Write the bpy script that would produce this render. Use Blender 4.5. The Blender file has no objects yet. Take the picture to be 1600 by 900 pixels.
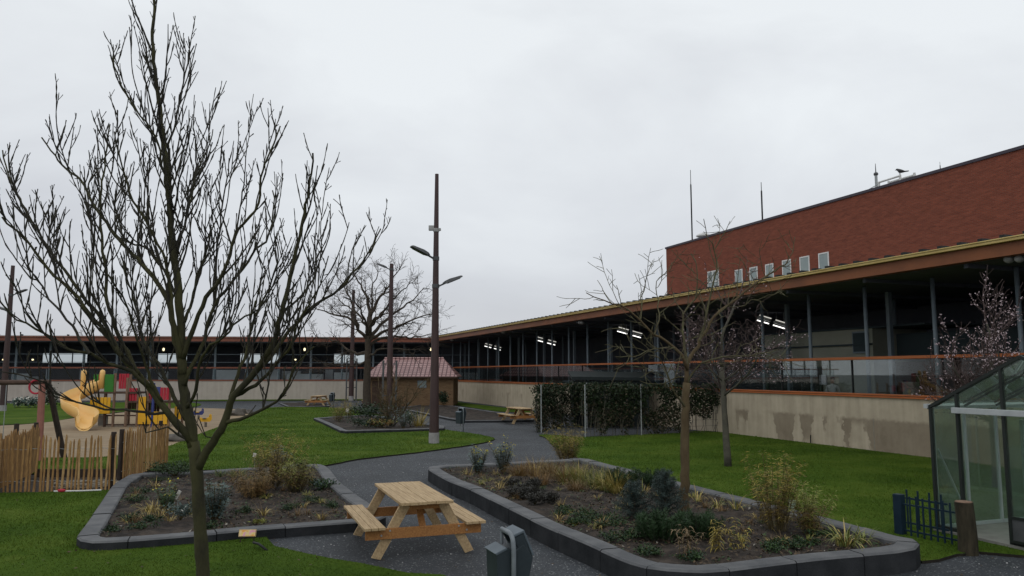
import bpy, math, random
from mathutils import Vector, Matrix, noise as mnoise
C = bpy.context.scene
COL = C.collection
PI = math.pi
# ------------------------------------------------------------------ camera model
F, H = 1200.0, 2.6
PITCH = math.atan(132/1200)
COSP, SINP = math.cos(PITCH), math.sin(PITCH)
def ray(u, v):
    a = (u-800)/F; b = -(v-450)/F
    return Vector((a, COSP-SINP*b, SINP+COSP*b))
def P(u, v, z=0.0):
    d = ray(u, v); t = (z-H)/d.z
    return Vector((d.x*t, d.y*t, z))
def PD(u, v, Y):
    d = ray(u, v); t = Y/d.y
    return Vector((d.x*t, Y, H+d.z*t))
cam = bpy.data.cameras.new('camera'); cam.sensor_width = 36; cam.lens = 36*F/1600
cam.clip_end = 5000; cam.clip_start = 0.05
co = bpy.data.objects.new('camera', cam); COL.objects.link(co)
co.location = (0, 0, H); co.rotation_euler = (PI/2+PITCH, 0, 0)
C.camera = co
# ------------------------------------------------------------------ materials
def newmat(name):
    m = bpy.data.materials.new(name); m.use_nodes = True
    nt = m.node_tree; b = nt.nodes['Principled BSDF']
    return m, nt, b
def N(nt, t, **kw):
    n = nt.nodes.new(t)
    for k, v in kw.items():
        if k in n.inputs: n.inputs[k].default_value = v
        else: setattr(n, k, v)
    return n
def L(nt, a, b): nt.links.new(a, b)
def col4(c): return (c[0], c[1], c[2], 1)
def mat(name, c1, c2=None, scale=4, rough=.8, bump=.0, bscale=40, stretch=(1,1,1), metal=0, spec=.3, detail=5, coord='Object', lo=.35, hi=.65):
    m, nt, b = newmat(name)
    b.inputs['Roughness'].default_value = rough; b.inputs['Metallic'].default_value = metal
    b.inputs['Specular IOR Level'].default_value = spec
    c2 = c2 or tuple(x*.75 for x in c1)
    tc = N(nt, 'ShaderNodeTexCoord'); mp = N(nt, 'ShaderNodeMapping'); mp.inputs['Scale'].default_value = stretch
    L(nt, tc.outputs[coord], mp.inputs['Vector'])
    nz = N(nt, 'ShaderNodeTexNoise', Scale=scale, Detail=detail, Roughness=.6); L(nt, mp.outputs[0], nz.inputs['Vector'])
    cr = N(nt, 'ShaderNodeValToRGB'); cr.color_ramp.elements[0].position = lo; cr.color_ramp.elements[1].position = hi
    cr.color_ramp.elements[0].color = col4(c1); cr.color_ramp.elements[1].color = col4(c2)
    L(nt, nz.outputs['Fac'], cr.inputs[0]); L(nt, cr.outputs[0], b.inputs['Base Color'])
    if bump:
        n2 = N(nt, 'ShaderNodeTexNoise', Scale=bscale, Detail=4); L(nt, mp.outputs[0], n2.inputs['Vector'])
        bp = N(nt, 'ShaderNodeBump', Strength=bump, Distance=.02); L(nt, n2.outputs['Fac'], bp.inputs['Height']); L(nt, bp.outputs[0], b.inputs['Normal'])
    return m
def emis(name, c, s):
    m, nt, b = newmat(name); b.inputs['Base Color'].default_value = col4(c)
    b.inputs['Emission Color'].default_value = col4(c); b.inputs['Emission Strength'].default_value = s
    return m
def glassmat(name, tint, refl=1.0, dirt=.0, dirtc=(.5,.55,.5)):
    m, nt, b = newmat(name); nt.nodes.remove(b)
    out = nt.nodes['Material Output']
    tr = N(nt, 'ShaderNodeBsdfTransparent'); tr.inputs[0].default_value = col4(tint)
    gl = N(nt, 'ShaderNodeBsdfGlossy'); gl.inputs['Roughness'].default_value = .01; gl.inputs[0].default_value = (1,1,1,1)
    fr = N(nt, 'ShaderNodeFresnel', IOR=1.45)
    mu = N(nt, 'ShaderNodeMath', operation='MULTIPLY'); mu.inputs[1].default_value = refl; L(nt, fr.outputs[0], mu.inputs[0])
    mx = N(nt, 'ShaderNodeMixShader'); L(nt, mu.outputs[0], mx.inputs[0]); L(nt, tr.outputs[0], mx.inputs[1]); L(nt, gl.outputs[0], mx.inputs[2])
    if dirt:
        df = N(nt, 'ShaderNodeBsdfDiffuse'); df.inputs[0].default_value = col4(dirtc)
        tc = N(nt, 'ShaderNodeTexCoord'); nz = N(nt, 'ShaderNodeTexNoise', Scale=2.5, Detail=6); L(nt, tc.outputs['Object'], nz.inputs['Vector'])
        m2 = N(nt, 'ShaderNodeMath', operation='MULTIPLY'); m2.inputs[1].default_value = dirt*2; L(nt, nz.outputs['Fac'], m2.inputs[0])
        mx2 = N(nt, 'ShaderNodeMixShader'); L(nt, m2.outputs[0], mx2.inputs[0]); L(nt, mx.outputs[0], mx2.inputs[1]); L(nt, df.outputs[0], mx2.inputs[2])
        mx = mx2
    L(nt, mx.outputs[0], out.inputs['Surface'])
    return m
# gravel: dark blue grey chippings with scattered pale stones
def gravelmat():
    m, nt, b = newmat('dark_gravel'); b.inputs['Roughness'].default_value = .75; b.inputs['Specular IOR Level'].default_value = .35
    tc = N(nt, 'ShaderNodeTexCoord')
    vo = N(nt, 'ShaderNodeTexVoronoi', Scale=55.0); L(nt, tc.outputs['Object'], vo.inputs['Vector'])
    nz = N(nt, 'ShaderNodeTexNoise', Scale=.55, Detail=6, Roughness=.6); L(nt, tc.outputs['Object'], nz.inputs['Vector'])
    cr = N(nt, 'ShaderNodeValToRGB'); e = cr.color_ramp.elements
    e[0].position = .0; e[0].color = (.020,.024,.028,1); e[1].position = .94; e[1].color = (.050,.055,.063,1)
    k = cr.color_ramp.elements.new(.985); k.color = (.22,.23,.23,1)
    sx = N(nt, 'ShaderNodeSeparateColor'); L(nt, vo.outputs['Color'], sx.inputs[0]); L(nt, sx.outputs[0], cr.inputs[0])
    mr = N(nt, 'ShaderNodeMapRange'); mr.inputs[1].default_value = .3; mr.inputs[2].default_value = .7; mr.inputs[3].default_value = .66; mr.inputs[4].default_value = 1.25
    L(nt, nz.outputs['Fac'], mr.inputs[0])
    mx = N(nt, 'ShaderNodeVectorMath', operation='SCALE'); L(nt, cr.outputs[0], mx.inputs[0]); L(nt, mr.outputs[0], mx.inputs['Scale'])
    L(nt, mx.outputs[0], b.inputs['Base Color'])
    bp = N(nt, 'ShaderNodeBump', Strength=.7, Distance=.012); L(nt, vo.outputs['Distance'], bp.inputs['Height']); bp.invert = True; L(nt, bp.outputs[0], b.inputs['Normal'])
    return m
def grassmat(name, a, bb, c):
    m, nt, b = newmat(name); b.inputs['Roughness'].default_value = .9; b.inputs['Specular IOR Level'].default_value = .03
    tc = N(nt, 'ShaderNodeTexCoord')
    n1 = N(nt, 'ShaderNodeTexNoise', Scale=.45, Detail=7, Roughness=.65); L(nt, tc.outputs['Object'], n1.inputs['Vector'])
    n2 = N(nt, 'ShaderNodeTexNoise', Scale=14.0, Detail=6, Roughness=.7); L(nt, tc.outputs['Object'], n2.inputs['Vector'])
    ad = N(nt, 'ShaderNodeMath', operation='ADD'); L(nt, n1.outputs['Fac'], ad.inputs[0])
    ml = N(nt, 'ShaderNodeMath', operation='MULTIPLY'); ml.inputs[1].default_value = .55; L(nt, n2.outputs['Fac'], ml.inputs[0]); L(nt, ml.outputs[0], ad.inputs[1])
    cr = N(nt, 'ShaderNodeValToRGB'); e = cr.color_ramp.elements
    e[0].position = .55; e[0].color = col4(a); e[1].position = 1.0; e[1].color = col4(c); k = e.new(.78); k.color = col4(bb)
    L(nt, ad.outputs[0], cr.inputs[0]); L(nt, cr.outputs[0], b.inputs['Base Color'])
    bp = N(nt, 'ShaderNodeBump', Strength=.8, Distance=.04); L(nt, n2.outputs['Fac'], bp.inputs['Height']); L(nt, bp.outputs[0], b.inputs['Normal'])
    return m
def brickmat(name, c1, c2, mortar, bw=.22, bh=.07, axes='xz'):
    m, nt, b = newmat(name); b.inputs['Roughness'].default_value = .85; b.inputs['Specular IOR Level'].default_value = .2
    tc = N(nt, 'ShaderNodeTexCoord'); sx = N(nt, 'ShaderNodeSeparateXYZ'); L(nt, tc.outputs['Object'], sx.inputs[0])
    cb = N(nt, 'ShaderNodeCombineXYZ'); ad = N(nt, 'ShaderNodeMath', operation='ADD'); L(nt, sx.outputs[0], ad.inputs[0]); L(nt, sx.outputs[1], ad.inputs[1])
    L(nt, ad.outputs[0], cb.inputs[0]); L(nt, sx.outputs[2], cb.inputs[1])
    br = N(nt, 'ShaderNodeTexBrick', Scale=1.0); br.inputs['Brick Width'].default_value = bw; br.inputs['Row Height'].default_value = bh
    br.inputs['Mortar Size'].default_value = .008; br.inputs['Color1'].default_value = col4(c1); br.inputs['Color2'].default_value = col4(c2); br.inputs['Mortar'].default_value = col4(mortar)
    L(nt, cb.outputs[0], br.inputs['Vector'])
    mp = N(nt, 'ShaderNodeMapping'); mp.inputs['Scale'].default_value = (1.1,5.5,1); L(nt, cb.outputs[0], mp.inputs['Vector'])
    nz = N(nt, 'ShaderNodeTexNoise', Scale=1.3, Detail=8, Roughness=.65); L(nt, mp.outputs[0], nz.inputs['Vector'])
    mr = N(nt, 'ShaderNodeMapRange'); mr.inputs[1].default_value = .3; mr.inputs[2].default_value = .7; mr.inputs[3].default_value = .78; mr.inputs[4].default_value = 1.2; L(nt, nz.outputs['Fac'], mr.inputs[0])
    mx = N(nt, 'ShaderNodeVectorMath', operation='SCALE'); L(nt, br.outputs['Color'], mx.inputs[0]); L(nt, mr.outputs[0], mx.inputs['Scale']); L(nt, mx.outputs[0], b.inputs['Base Color'])
    bp = N(nt, 'ShaderNodeBump', Strength=.4, Distance=.01); L(nt, br.outputs['Fac'], bp.inputs['Height']); bp.invert = True; L(nt, bp.outputs[0], b.inputs['Normal'])
    return m
def wallmat(name, base, base2, stain, amount, damp=None):
    """plaster plinth with hanging damp stains: local x along the wall, z up"""
    m, nt, b = newmat(name); b.inputs['Roughness'].default_value = .85; b.inputs['Specular IOR Level'].default_value = .2
    tc = N(nt, 'ShaderNodeTexCoord'); sx = N(nt, 'ShaderNodeSeparateXYZ'); L(nt, tc.outputs['Object'], sx.inputs[0])
    nz = N(nt, 'ShaderNodeTexNoise', Scale=1.6, Detail=8, Roughness=.65); L(nt, tc.outputs['Object'], nz.inputs['Vector'])
    mp = N(nt, 'ShaderNodeMapping'); mp.inputs['Scale'].default_value = (4,1,.25); L(nt, tc.outputs['Object'], mp.inputs['Vector'])
    st = N(nt, 'ShaderNodeTexNoise', Scale=1.0, Detail=6); L(nt, mp.outputs[0], st.inputs['Vector'])
    mixf = N(nt, 'ShaderNodeMath', operation='ADD'); L(nt, nz.outputs['Fac'], mixf.inputs[0]); L(nt, st.outputs['Fac'], mixf.inputs[1])
    cr = N(nt, 'ShaderNodeValToRGB'); cr.color_ramp.elements[0].position = .8; cr.color_ramp.elements[1].position = 1.2
    cr.color_ramp.elements[0].color = col4(base2); cr.color_ramp.elements[1].color = col4(base); 
    hf = N(nt, 'ShaderNodeMath', operation='MULTIPLY'); hf.inputs[1].default_value = 1.0; L(nt, mixf.outputs[0], hf.inputs[0]); 
    cr.color_ramp.elements[0].position = .4; cr.color_ramp.elements[1].position = .62
    hf.inputs[1].default_value = .5; L(nt, hf.outputs[0], cr.inputs[0])
    # hanging stains: a run of damp patches whose depth along the wall is listed, more faint ones elsewhere
    wv = N(nt, 'ShaderNodeTexNoise', Scale=1.0, Detail=1.5, Roughness=.5); wv.noise_dimensions = '1D'
    L(nt, sx.outputs[0], wv.inputs['W'])
    wob = N(nt, 'ShaderNodeTexNoise', Scale=5.0, Detail=4); L(nt, tc.outputs['Object'], wob.inputs['Vector'])
    top = N(nt, 'ShaderNodeMath', operation='MULTIPLY_ADD'); top.inputs[1].default_value = .22; top.inputs[2].default_value = 1.02; L(nt, wob.outputs['Fac'], top.inputs[0])
    below = N(nt, 'ShaderNodeMath', operation='SUBTRACT'); L(nt, top.outputs[0], below.inputs[0]); L(nt, sx.outputs[2], below.inputs[1])
    ms = N(nt, 'ShaderNodeMapRange'); ms.inputs[1].default_value = 0; ms.inputs[2].default_value = .14; ms.interpolation_type = 'SMOOTHSTEP'; L(nt, below.outputs[0], ms.inputs[0])
    nar = N(nt, 'ShaderNodeMath', operation='MULTIPLY_ADD'); nar.inputs[1].default_value = .10; L(nt, below.outputs[0], nar.inputs[0]); nar.inputs[2].default_value = .66-amount
    dd = N(nt, 'ShaderNodeMath', operation='SUBTRACT'); L(nt, wv.outputs['Fac'], dd.inputs[0]); L(nt, nar.outputs[0], dd.inputs[1])
    w2 = N(nt, 'ShaderNodeMath', operation='MULTIPLY_ADD'); w2.inputs[1].default_value = .12; L(nt, wob.outputs['Fac'], w2.inputs[0]); L(nt, dd.outputs[0], w2.inputs[2])
    ms2 = N(nt, 'ShaderNodeMapRange'); ms2.inputs[1].default_value = .05; ms2.inputs[2].default_value = .085; ms2.interpolation_type = 'SMOOTHSTEP'; L(nt, w2.outputs[0], ms2.inputs[0])
    mm = N(nt, 'ShaderNodeMath', operation='MULTIPLY'); L(nt, ms.outputs[0], mm.inputs[0]); L(nt, ms2.outputs[0], mm.inputs[1])
    m3 = N(nt, 'ShaderNodeMath', operation='MULTIPLY'); m3.inputs[1].default_value = .45; L(nt, mm.outputs[0], m3.inputs[0])
    if damp:
        (sa, sb), stops = damp
        wx_ = N(nt, 'ShaderNodeMath', operation='MULTIPLY_ADD'); wx_.inputs[1].default_value = .5; L(nt, wob.outputs['Fac'], wx_.inputs[0]); L(nt, sx.outputs[0], wx_.inputs[2])
        rg = N(nt, 'ShaderNodeMapRange'); rg.inputs[1].default_value = sa+.25; rg.inputs[2].default_value = sb+.25; L(nt, wx_.outputs[0], rg.inputs[0])
        rp = N(nt, 'ShaderNodeValToRGB'); es = rp.color_ramp.elements
        es[0].position = 0; es[0].color = (0,0,0,1); es[1].position = 1; es[1].color = col4((stops[-1][1],)*3)
        for q, v in stops[:-1]:
            el = es.new(q); el.color = (v,v,v,1)
        L(nt, rg.outputs[0], rp.inputs[0])
        dp = N(nt, 'ShaderNodeMath', operation='MULTIPLY'); dp.inputs[1].default_value = 1.35; L(nt, rp.outputs[0], dp.inputs[0])
        dif = N(nt, 'ShaderNodeMath', operation='SUBTRACT'); L(nt, dp.outputs[0], dif.inputs[0]); L(nt, below.outputs[0], dif.inputs[1])
        mk = N(nt, 'ShaderNodeMapRange'); mk.inputs[1].default_value = 0; mk.inputs[2].default_value = .30; mk.interpolation_type = 'SMOOTHSTEP'; L(nt, dif.outputs[0], mk.inputs[0])
        mk2 = N(nt, 'ShaderNodeMath', operation='MULTIPLY'); L(nt, mk.outputs[0], mk2.inputs[0]); L(nt, ms.outputs[0], mk2.inputs[1])
        nmul = N(nt, 'ShaderNodeMapRange'); nmul.inputs[1].default_value = .3; nmul.inputs[2].default_value = .65; nmul.inputs[3].default_value = .45; nmul.inputs[4].default_value = .85; L(nt, nz.outputs['Fac'], nmul.inputs[0])
        mk3 = N(nt, 'ShaderNodeMath', operation='MULTIPLY'); L(nt, mk2.outputs[0], mk3.inputs[0]); L(nt, nmul.outputs[0], mk3.inputs[1])
        mxx = N(nt, 'ShaderNodeMath', operation='MAXIMUM'); L(nt, m3.outputs[0], mxx.inputs[0]); L(nt, mk3.outputs[0], mxx.inputs[1]); m3 = mxx
    mx = N(nt, 'ShaderNodeMixRGB'); mx.inputs[2].default_value = col4(stain); L(nt, m3.outputs[0], mx.inputs[0]); L(nt, cr.outputs[0], mx.inputs[1])
    L(nt, mx.outputs[0], b.inputs['Base Color'])
    bp = N(nt, 'ShaderNodeBump', Strength=.15, Distance=.01); L(nt, nz.outputs['Fac'], bp.inputs['Height']); L(nt, bp.outputs[0], b.inputs['Normal'])
    return m

M = {}
M['gravel'] = gravelmat()
M['grass'] = grassmat('lawn_grass', (.030,.060,.008), (.054,.096,.012), (.094,.128,.022))
M['earth'] = mat('edge_earth', (.012,.010,.008), (.025,.02,.014), 12, .95, .5)
M['blade'] = mat('grass_blade', (.037,.074,.009), (.102,.146,.022), .45, .8, spec=.05, coord='Object', lo=.3, hi=.7)
M['soil'] = mat('planting_soil', (.014,.011,.009), (.062,.047,.036), 4, .95, 1.0, 22, detail=10, lo=.38, hi=.68)
M['litter'] = mat('dead_leaf', (.035,.024,.015), (.11,.075,.042), 3, .8)
M['paleleaf'] = mat('pale_chip', (.3,.28,.24), (.2,.18,.15), 3, .8)
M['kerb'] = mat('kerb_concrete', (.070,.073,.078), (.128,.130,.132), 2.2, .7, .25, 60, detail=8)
M['kerbside'] = mat('dark_kerb_face', (.017,.019,.021), (.036,.038,.041), 2.5, .85, .3, 50, detail=8, spec=.1)  # kerb side faces, a darker grey than the kerb tops
M['sand'] = mat('play_sand', (.21,.155,.095), (.275,.21,.135), 1.2, .95, .5, 20, detail=7)
M['wood'] = mat('new_pine', (.50,.365,.205), (.29,.19,.095), 4, .7, .3, 30, stretch=(.7,9,9), lo=.36, hi=.74)
M['wood2'] = mat('darker_pine', (.40,.19,.06), (.26,.11,.035), 5, .65, .2, 30, stretch=(.5,9,9))
M['pale_wood'] = mat('split_chestnut', (.36,.21,.08), (.19,.10,.036), 9, .8, .4, 30, stretch=(3,3,.6))
M['pale_wood2'] = mat('split_chestnut_light', (.46,.30,.135), (.27,.155,.06), 9, .8, .4, 30, stretch=(3,3,.6))
M['pale_wood3'] = mat('split_chestnut_dark', (.30,.17,.065), (.16,.085,.032), 9, .8, .4, 30, stretch=(3,3,.6))
M['post_dark'] = mat('dark_post', (.022,.016,.013), (.05,.035,.027), 8, .8, .3, 30, stretch=(3,3,.6))
M['playwood'] = mat('play_timber', (.15,.09,.06), (.24,.16,.11), 7, .8, .2, 30, stretch=(3,3,.6))
M['playdark'] = mat('play_timber_dark', (.05,.03,.02), (.09,.055,.04), 7, .8)
M['log'] = mat('log_bark', (.052,.043,.026), (.022,.019,.011), 7, .9, .6, 20, stretch=(2,2,.5))
M['bark'] = mat('dark_bark', (.022,.020,.012), (.060,.058,.022), 3.0, .9, .6, 40, stretch=(1,1,.4), detail=8)
M['twig'] = mat('twig_bark', (.019,.017,.013), (.036,.033,.021), 3, .8)
M['bark2'] = mat('brown_bark', (.070,.048,.024), (.11,.082,.042), 6, .9, .6, 40, stretch=(1,1,.4))
M['bark2g'] = mat('lichen_twig', (.070,.058,.034), (.105,.10,.048), 5, .85)
M['bark3'] = mat('grey_bark', (.06,.055,.045), (.10,.095,.07), 6, .9, .5, 40)
M['oaktwig'] = mat('oak_bark', (.045,.036,.028), (.07,.055,.04), 4, .9)
M['cherrytwig'] = mat('cherry_twig', (.055,.036,.033), (.085,.06,.055), 4, .8)
M['blossom'] = mat('pink_blossom', (.62,.52,.53), (.50,.36,.40), 6, .7)
M['orange'] = mat('orange_paint', (.42,.12,.028), (.34,.092,.022), .8, .45, spec=.4)
M['orange_dk'] = mat('rust_paint', (.25,.085,.030), (.18,.062,.024), .8, .5)
M['rust_back'] = mat('rust_red_paint', (.24,.085,.05), (.19,.065,.04), .8, .5)
M['yellowtrim'] = mat('yellow_gutter', (.58,.44,.17), (.46,.33,.11), 1.2, .5)
M['rooftop'] = mat('roof_sheet', (.30,.29,.27), (.24,.23,.22), 1, .7)
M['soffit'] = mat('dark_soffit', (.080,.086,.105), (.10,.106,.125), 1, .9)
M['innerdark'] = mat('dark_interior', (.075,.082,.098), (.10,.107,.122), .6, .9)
M['inner_olive'] = mat('olive_inner_wall', (.24,.25,.20), (.30,.30,.24), .8, .9)
M['inner_brown'] = mat('brown_inner_wall', (.04,.024,.02), (.055,.034,.026), .8, .9)
M['inner_teal'] = mat('teal_inner_panel', (.035,.05,.055), (.045,.06,.065), .8, .9)
M['inner_grey'] = mat('pale_inner_panel', (.70,.71,.73), (.5,.51,.53), .5, .8)
M['column'] = mat('steel_column', (.15,.185,.21), (.19,.225,.25), 1, .6)
M['framedark'] = mat('dark_frame', (.015,.018,.018), None, 3, .5)
M['framegreen'] = mat('green_window_frame', (.05,.075,.055), None, 3, .6)
M['wall_back'] = wallmat('plinth_plaster_back', (.46,.41,.355), (.39,.345,.30), (.3,.26,.22), -.2)
M['brick'] = brickmat('red_brick', (.225,.063,.036), (.165,.046,.028), (.165,.075,.052))
M['brick_shed'] = brickmat('brown_brick', (.20,.125,.066), (.155,.09,.048), (.19,.135,.085))
M['coping'] = mat('coping_metal', (.055,.045,.06), None, 2, .5)
M['white'] = mat('white_paint', (.70,.70,.68), (.58,.58,.56), 3, .5)
M['pane_up'] = mat('grey_window_pane', (.20,.25,.25), (.26,.31,.30), .7, .12, spec=.6)
M['glass'] = glassmat('window_glass', (.86,.90,.90), .30)
M['ghglass'] = glassmat('greenhouse_glass', (.84,.91,.87), .7, .045, (.42,.47,.42))
M['ghframe'] = mat('greenhouse_dark_bar', (.018,.023,.020), None, 3, .5)
M['alu'] = mat('aluminium_bar', (.50,.53,.53), (.42,.45,.45), 3, .45, metal=.3)
M['slab'] = mat('concrete_slab', (.24,.235,.21), (.16,.155,.14), 2, .9)
M['tile'] = None
M['pole'] = mat('brown_steel', (.042,.023,.022), (.058,.032,.030), 1.0, .55, spec=.4)
M['pole_grey'] = mat('grey_base', (.24,.23,.23), (.32,.31,.31), 5, .8)
M['lampmetal'] = mat('lamp_grey', (.06,.063,.066), (.085,.088,.09), 4, .5)
M['lampglass'] = mat('lamp_lens', (.03,.033,.036), None, 4, .2)
M['camwhite'] = mat('pale_housing', (.36,.36,.35), None, 4, .5)
M['galv'] = mat('galvanised', (.36,.38,.38), (.28,.30,.30), 6, .5, metal=.3)
M['bin'] = mat('bin_blue_grey', (.022,.031,.036), (.032,.043,.049), 3, .5, .05, 50, spec=.25)
M['binhood'] = mat('bin_hood', (.075,.096,.112), (.10,.125,.145), 3, .5, spec=.3)
M['binpipe'] = mat('bin_tube', (.19,.215,.23), (.15,.17,.185), 6, .45)
M['bluefence'] = mat('blue_paint', (.008,.020,.034), (.011,.026,.042), 5, .5, spec=.2)
M['ivy'] = mat('ivy_leaf', (.010,.019,.008), (.026,.042,.016), 3, .6, spec=.2)
M['ivydry'] = mat('dry_ivy', (.055,.045,.028), (.09,.075,.045), 3, .8)
M['darkshed'] = mat('dark_green_felt', (.012,.018,.018), (.018,.024,.024), 2, .8)
M['slide'] = mat('yellow_plastic', (.80,.50,.17), (.74,.44,.13), 1, .4, spec=.5)
M['yel'] = mat('yellow_panel', (.72,.40,.025), (.62,.33,.02), 2, .5)
M['grn'] = mat('green_panel', (.035,.19,.025), (.028,.15,.02), 2, .5)
M['red'] = mat('red_panel', (.42,.024,.045), (.34,.02,.035), 2, .5)
M['blue'] = mat('blue_panel', (.045,.065,.23), (.035,.05,.18), 2, .5)
M['redwood'] = mat('red_stained_post', (.30,.125,.095), (.24,.10,.075), 4, .7)
M['tag'] = mat('white_tag', (.75,.74,.68), None, 4, .6)
M['tag2'] = mat('pale_green_tag', (.52,.66,.48), None, 4, .6)
M['rock'] = mat('boulder_stone', (.075,.068,.06), (.135,.122,.105), 3, .9, .6, 12)
M['rubber'] = mat('black_rubber', (.012,.013,.014), None, 3, .6)
M['hose'] = mat('pale_hose', (.34,.30,.24), (.16,.14,.11), 8, .7)
M['skin'] = mat('skin', (.35,.2,.14), None, 5, .6)
M['shirt'] = mat('pale_shirt', (.55,.55,.53), None, 5, .8)
M['trousers'] = mat('dark_trousers', (.02,.02,.025), None, 5, .8)
M['hair'] = mat('dark_hair', (.012,.01,.009), None, 5, .7)
M['bird'] = mat('crow_feather', (.02,.02,.022), None, 5, .5)
M['stone'] = mat('pale_pebble', (.42,.42,.41), (.30,.30,.30), 2, .8)
M['tube_light'] = emis('fluorescent_tube', (1,.98,.94), 2.2)
M['tube_reflection'] = emis('fluorescent_tube_reflection', (1,.97,.88), .55)  # weak emission painting the tube's reflection on its housing
M['warm_light'] = emis('warm_lamp', (1,.86,.5), 2.0)
def leafm(name, a, b, rough=.55): M[name] = mat(name, a, b, 7, rough, spec=.3, lo=.3, hi=.7)
leafm('lf_bamboo', (.18,.138,.018), (.34,.26,.048)); leafm('lf_bamboo_br', (.095,.064,.020), (.18,.122,.038))
leafm('lf_green', (.016,.040,.010), (.040,.078,.022)); leafm('lf_dark', (.010,.024,.010), (.022,.042,.018))
leafm('lf_bluegrey', (.045,.075,.066), (.11,.155,.14)); leafm('lf_yellow', (.44,.36,.02), (.55,.48,.05))
leafm('lf_straw', (.30,.22,.06), (.46,.36,.13)); leafm('lf_russet', (.13,.068,.025), (.26,.16,.055))
leafm('lf_yelgreen', (.13,.15,.025), (.25,.25,.06)); leafm('lf_pine', (.016,.040,.014), (.034,.068,.024))
leafm('lf_conifer', (.022,.038,.033), (.055,.080,.072)); leafm('lf_heather', (.028,.028,.024), (.055,.052,.044))
leafm('lf_strap', (.07,.10,.02), (.24,.25,.07)); leafm('lf_dry', (.12,.08,.04), (.2,.14,.07)); leafm('lf_white', (.6,.6,.55), (.45,.47,.4))
M['stem'] = mat('plant_stem', (.07,.055,.02), (.11,.085,.035), 8, .8)
# red pantile roof
def tilemat():
    m, nt, b = newmat('red_roof_tile'); b.inputs['Roughness'].default_value = .45; b.inputs['Specular IOR Level'].default_value = .4
    tc = N(nt, 'ShaderNodeTexCoord'); br = N(nt, 'ShaderNodeTexBrick', Scale=1.0); br.offset = 0
    br.inputs['Brick Width'].default_value = .33; br.inputs['Row Height'].default_value = .33; br.inputs['Mortar Size'].default_value = .045
    br.inputs['Color1'].default_value = (.36,.20,.19,1); br.inputs['Color2'].default_value = (.44,.27,.255,1); br.inputs['Mortar'].default_value = (.10,.035,.035,1)
    L(nt, tc.outputs['Object'], br.inputs['Vector']); L(nt, br.outputs['Color'], b.inputs['Base Color'])
    bp = N(nt, 'ShaderNodeBump', Strength=.8, Distance=.04); bp.invert = True; L(nt, br.outputs['Fac'], bp.inputs['Height']); L(nt, bp.outputs[0], b.inputs['Normal'])
    return m
M['tile'] = tilemat()
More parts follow.
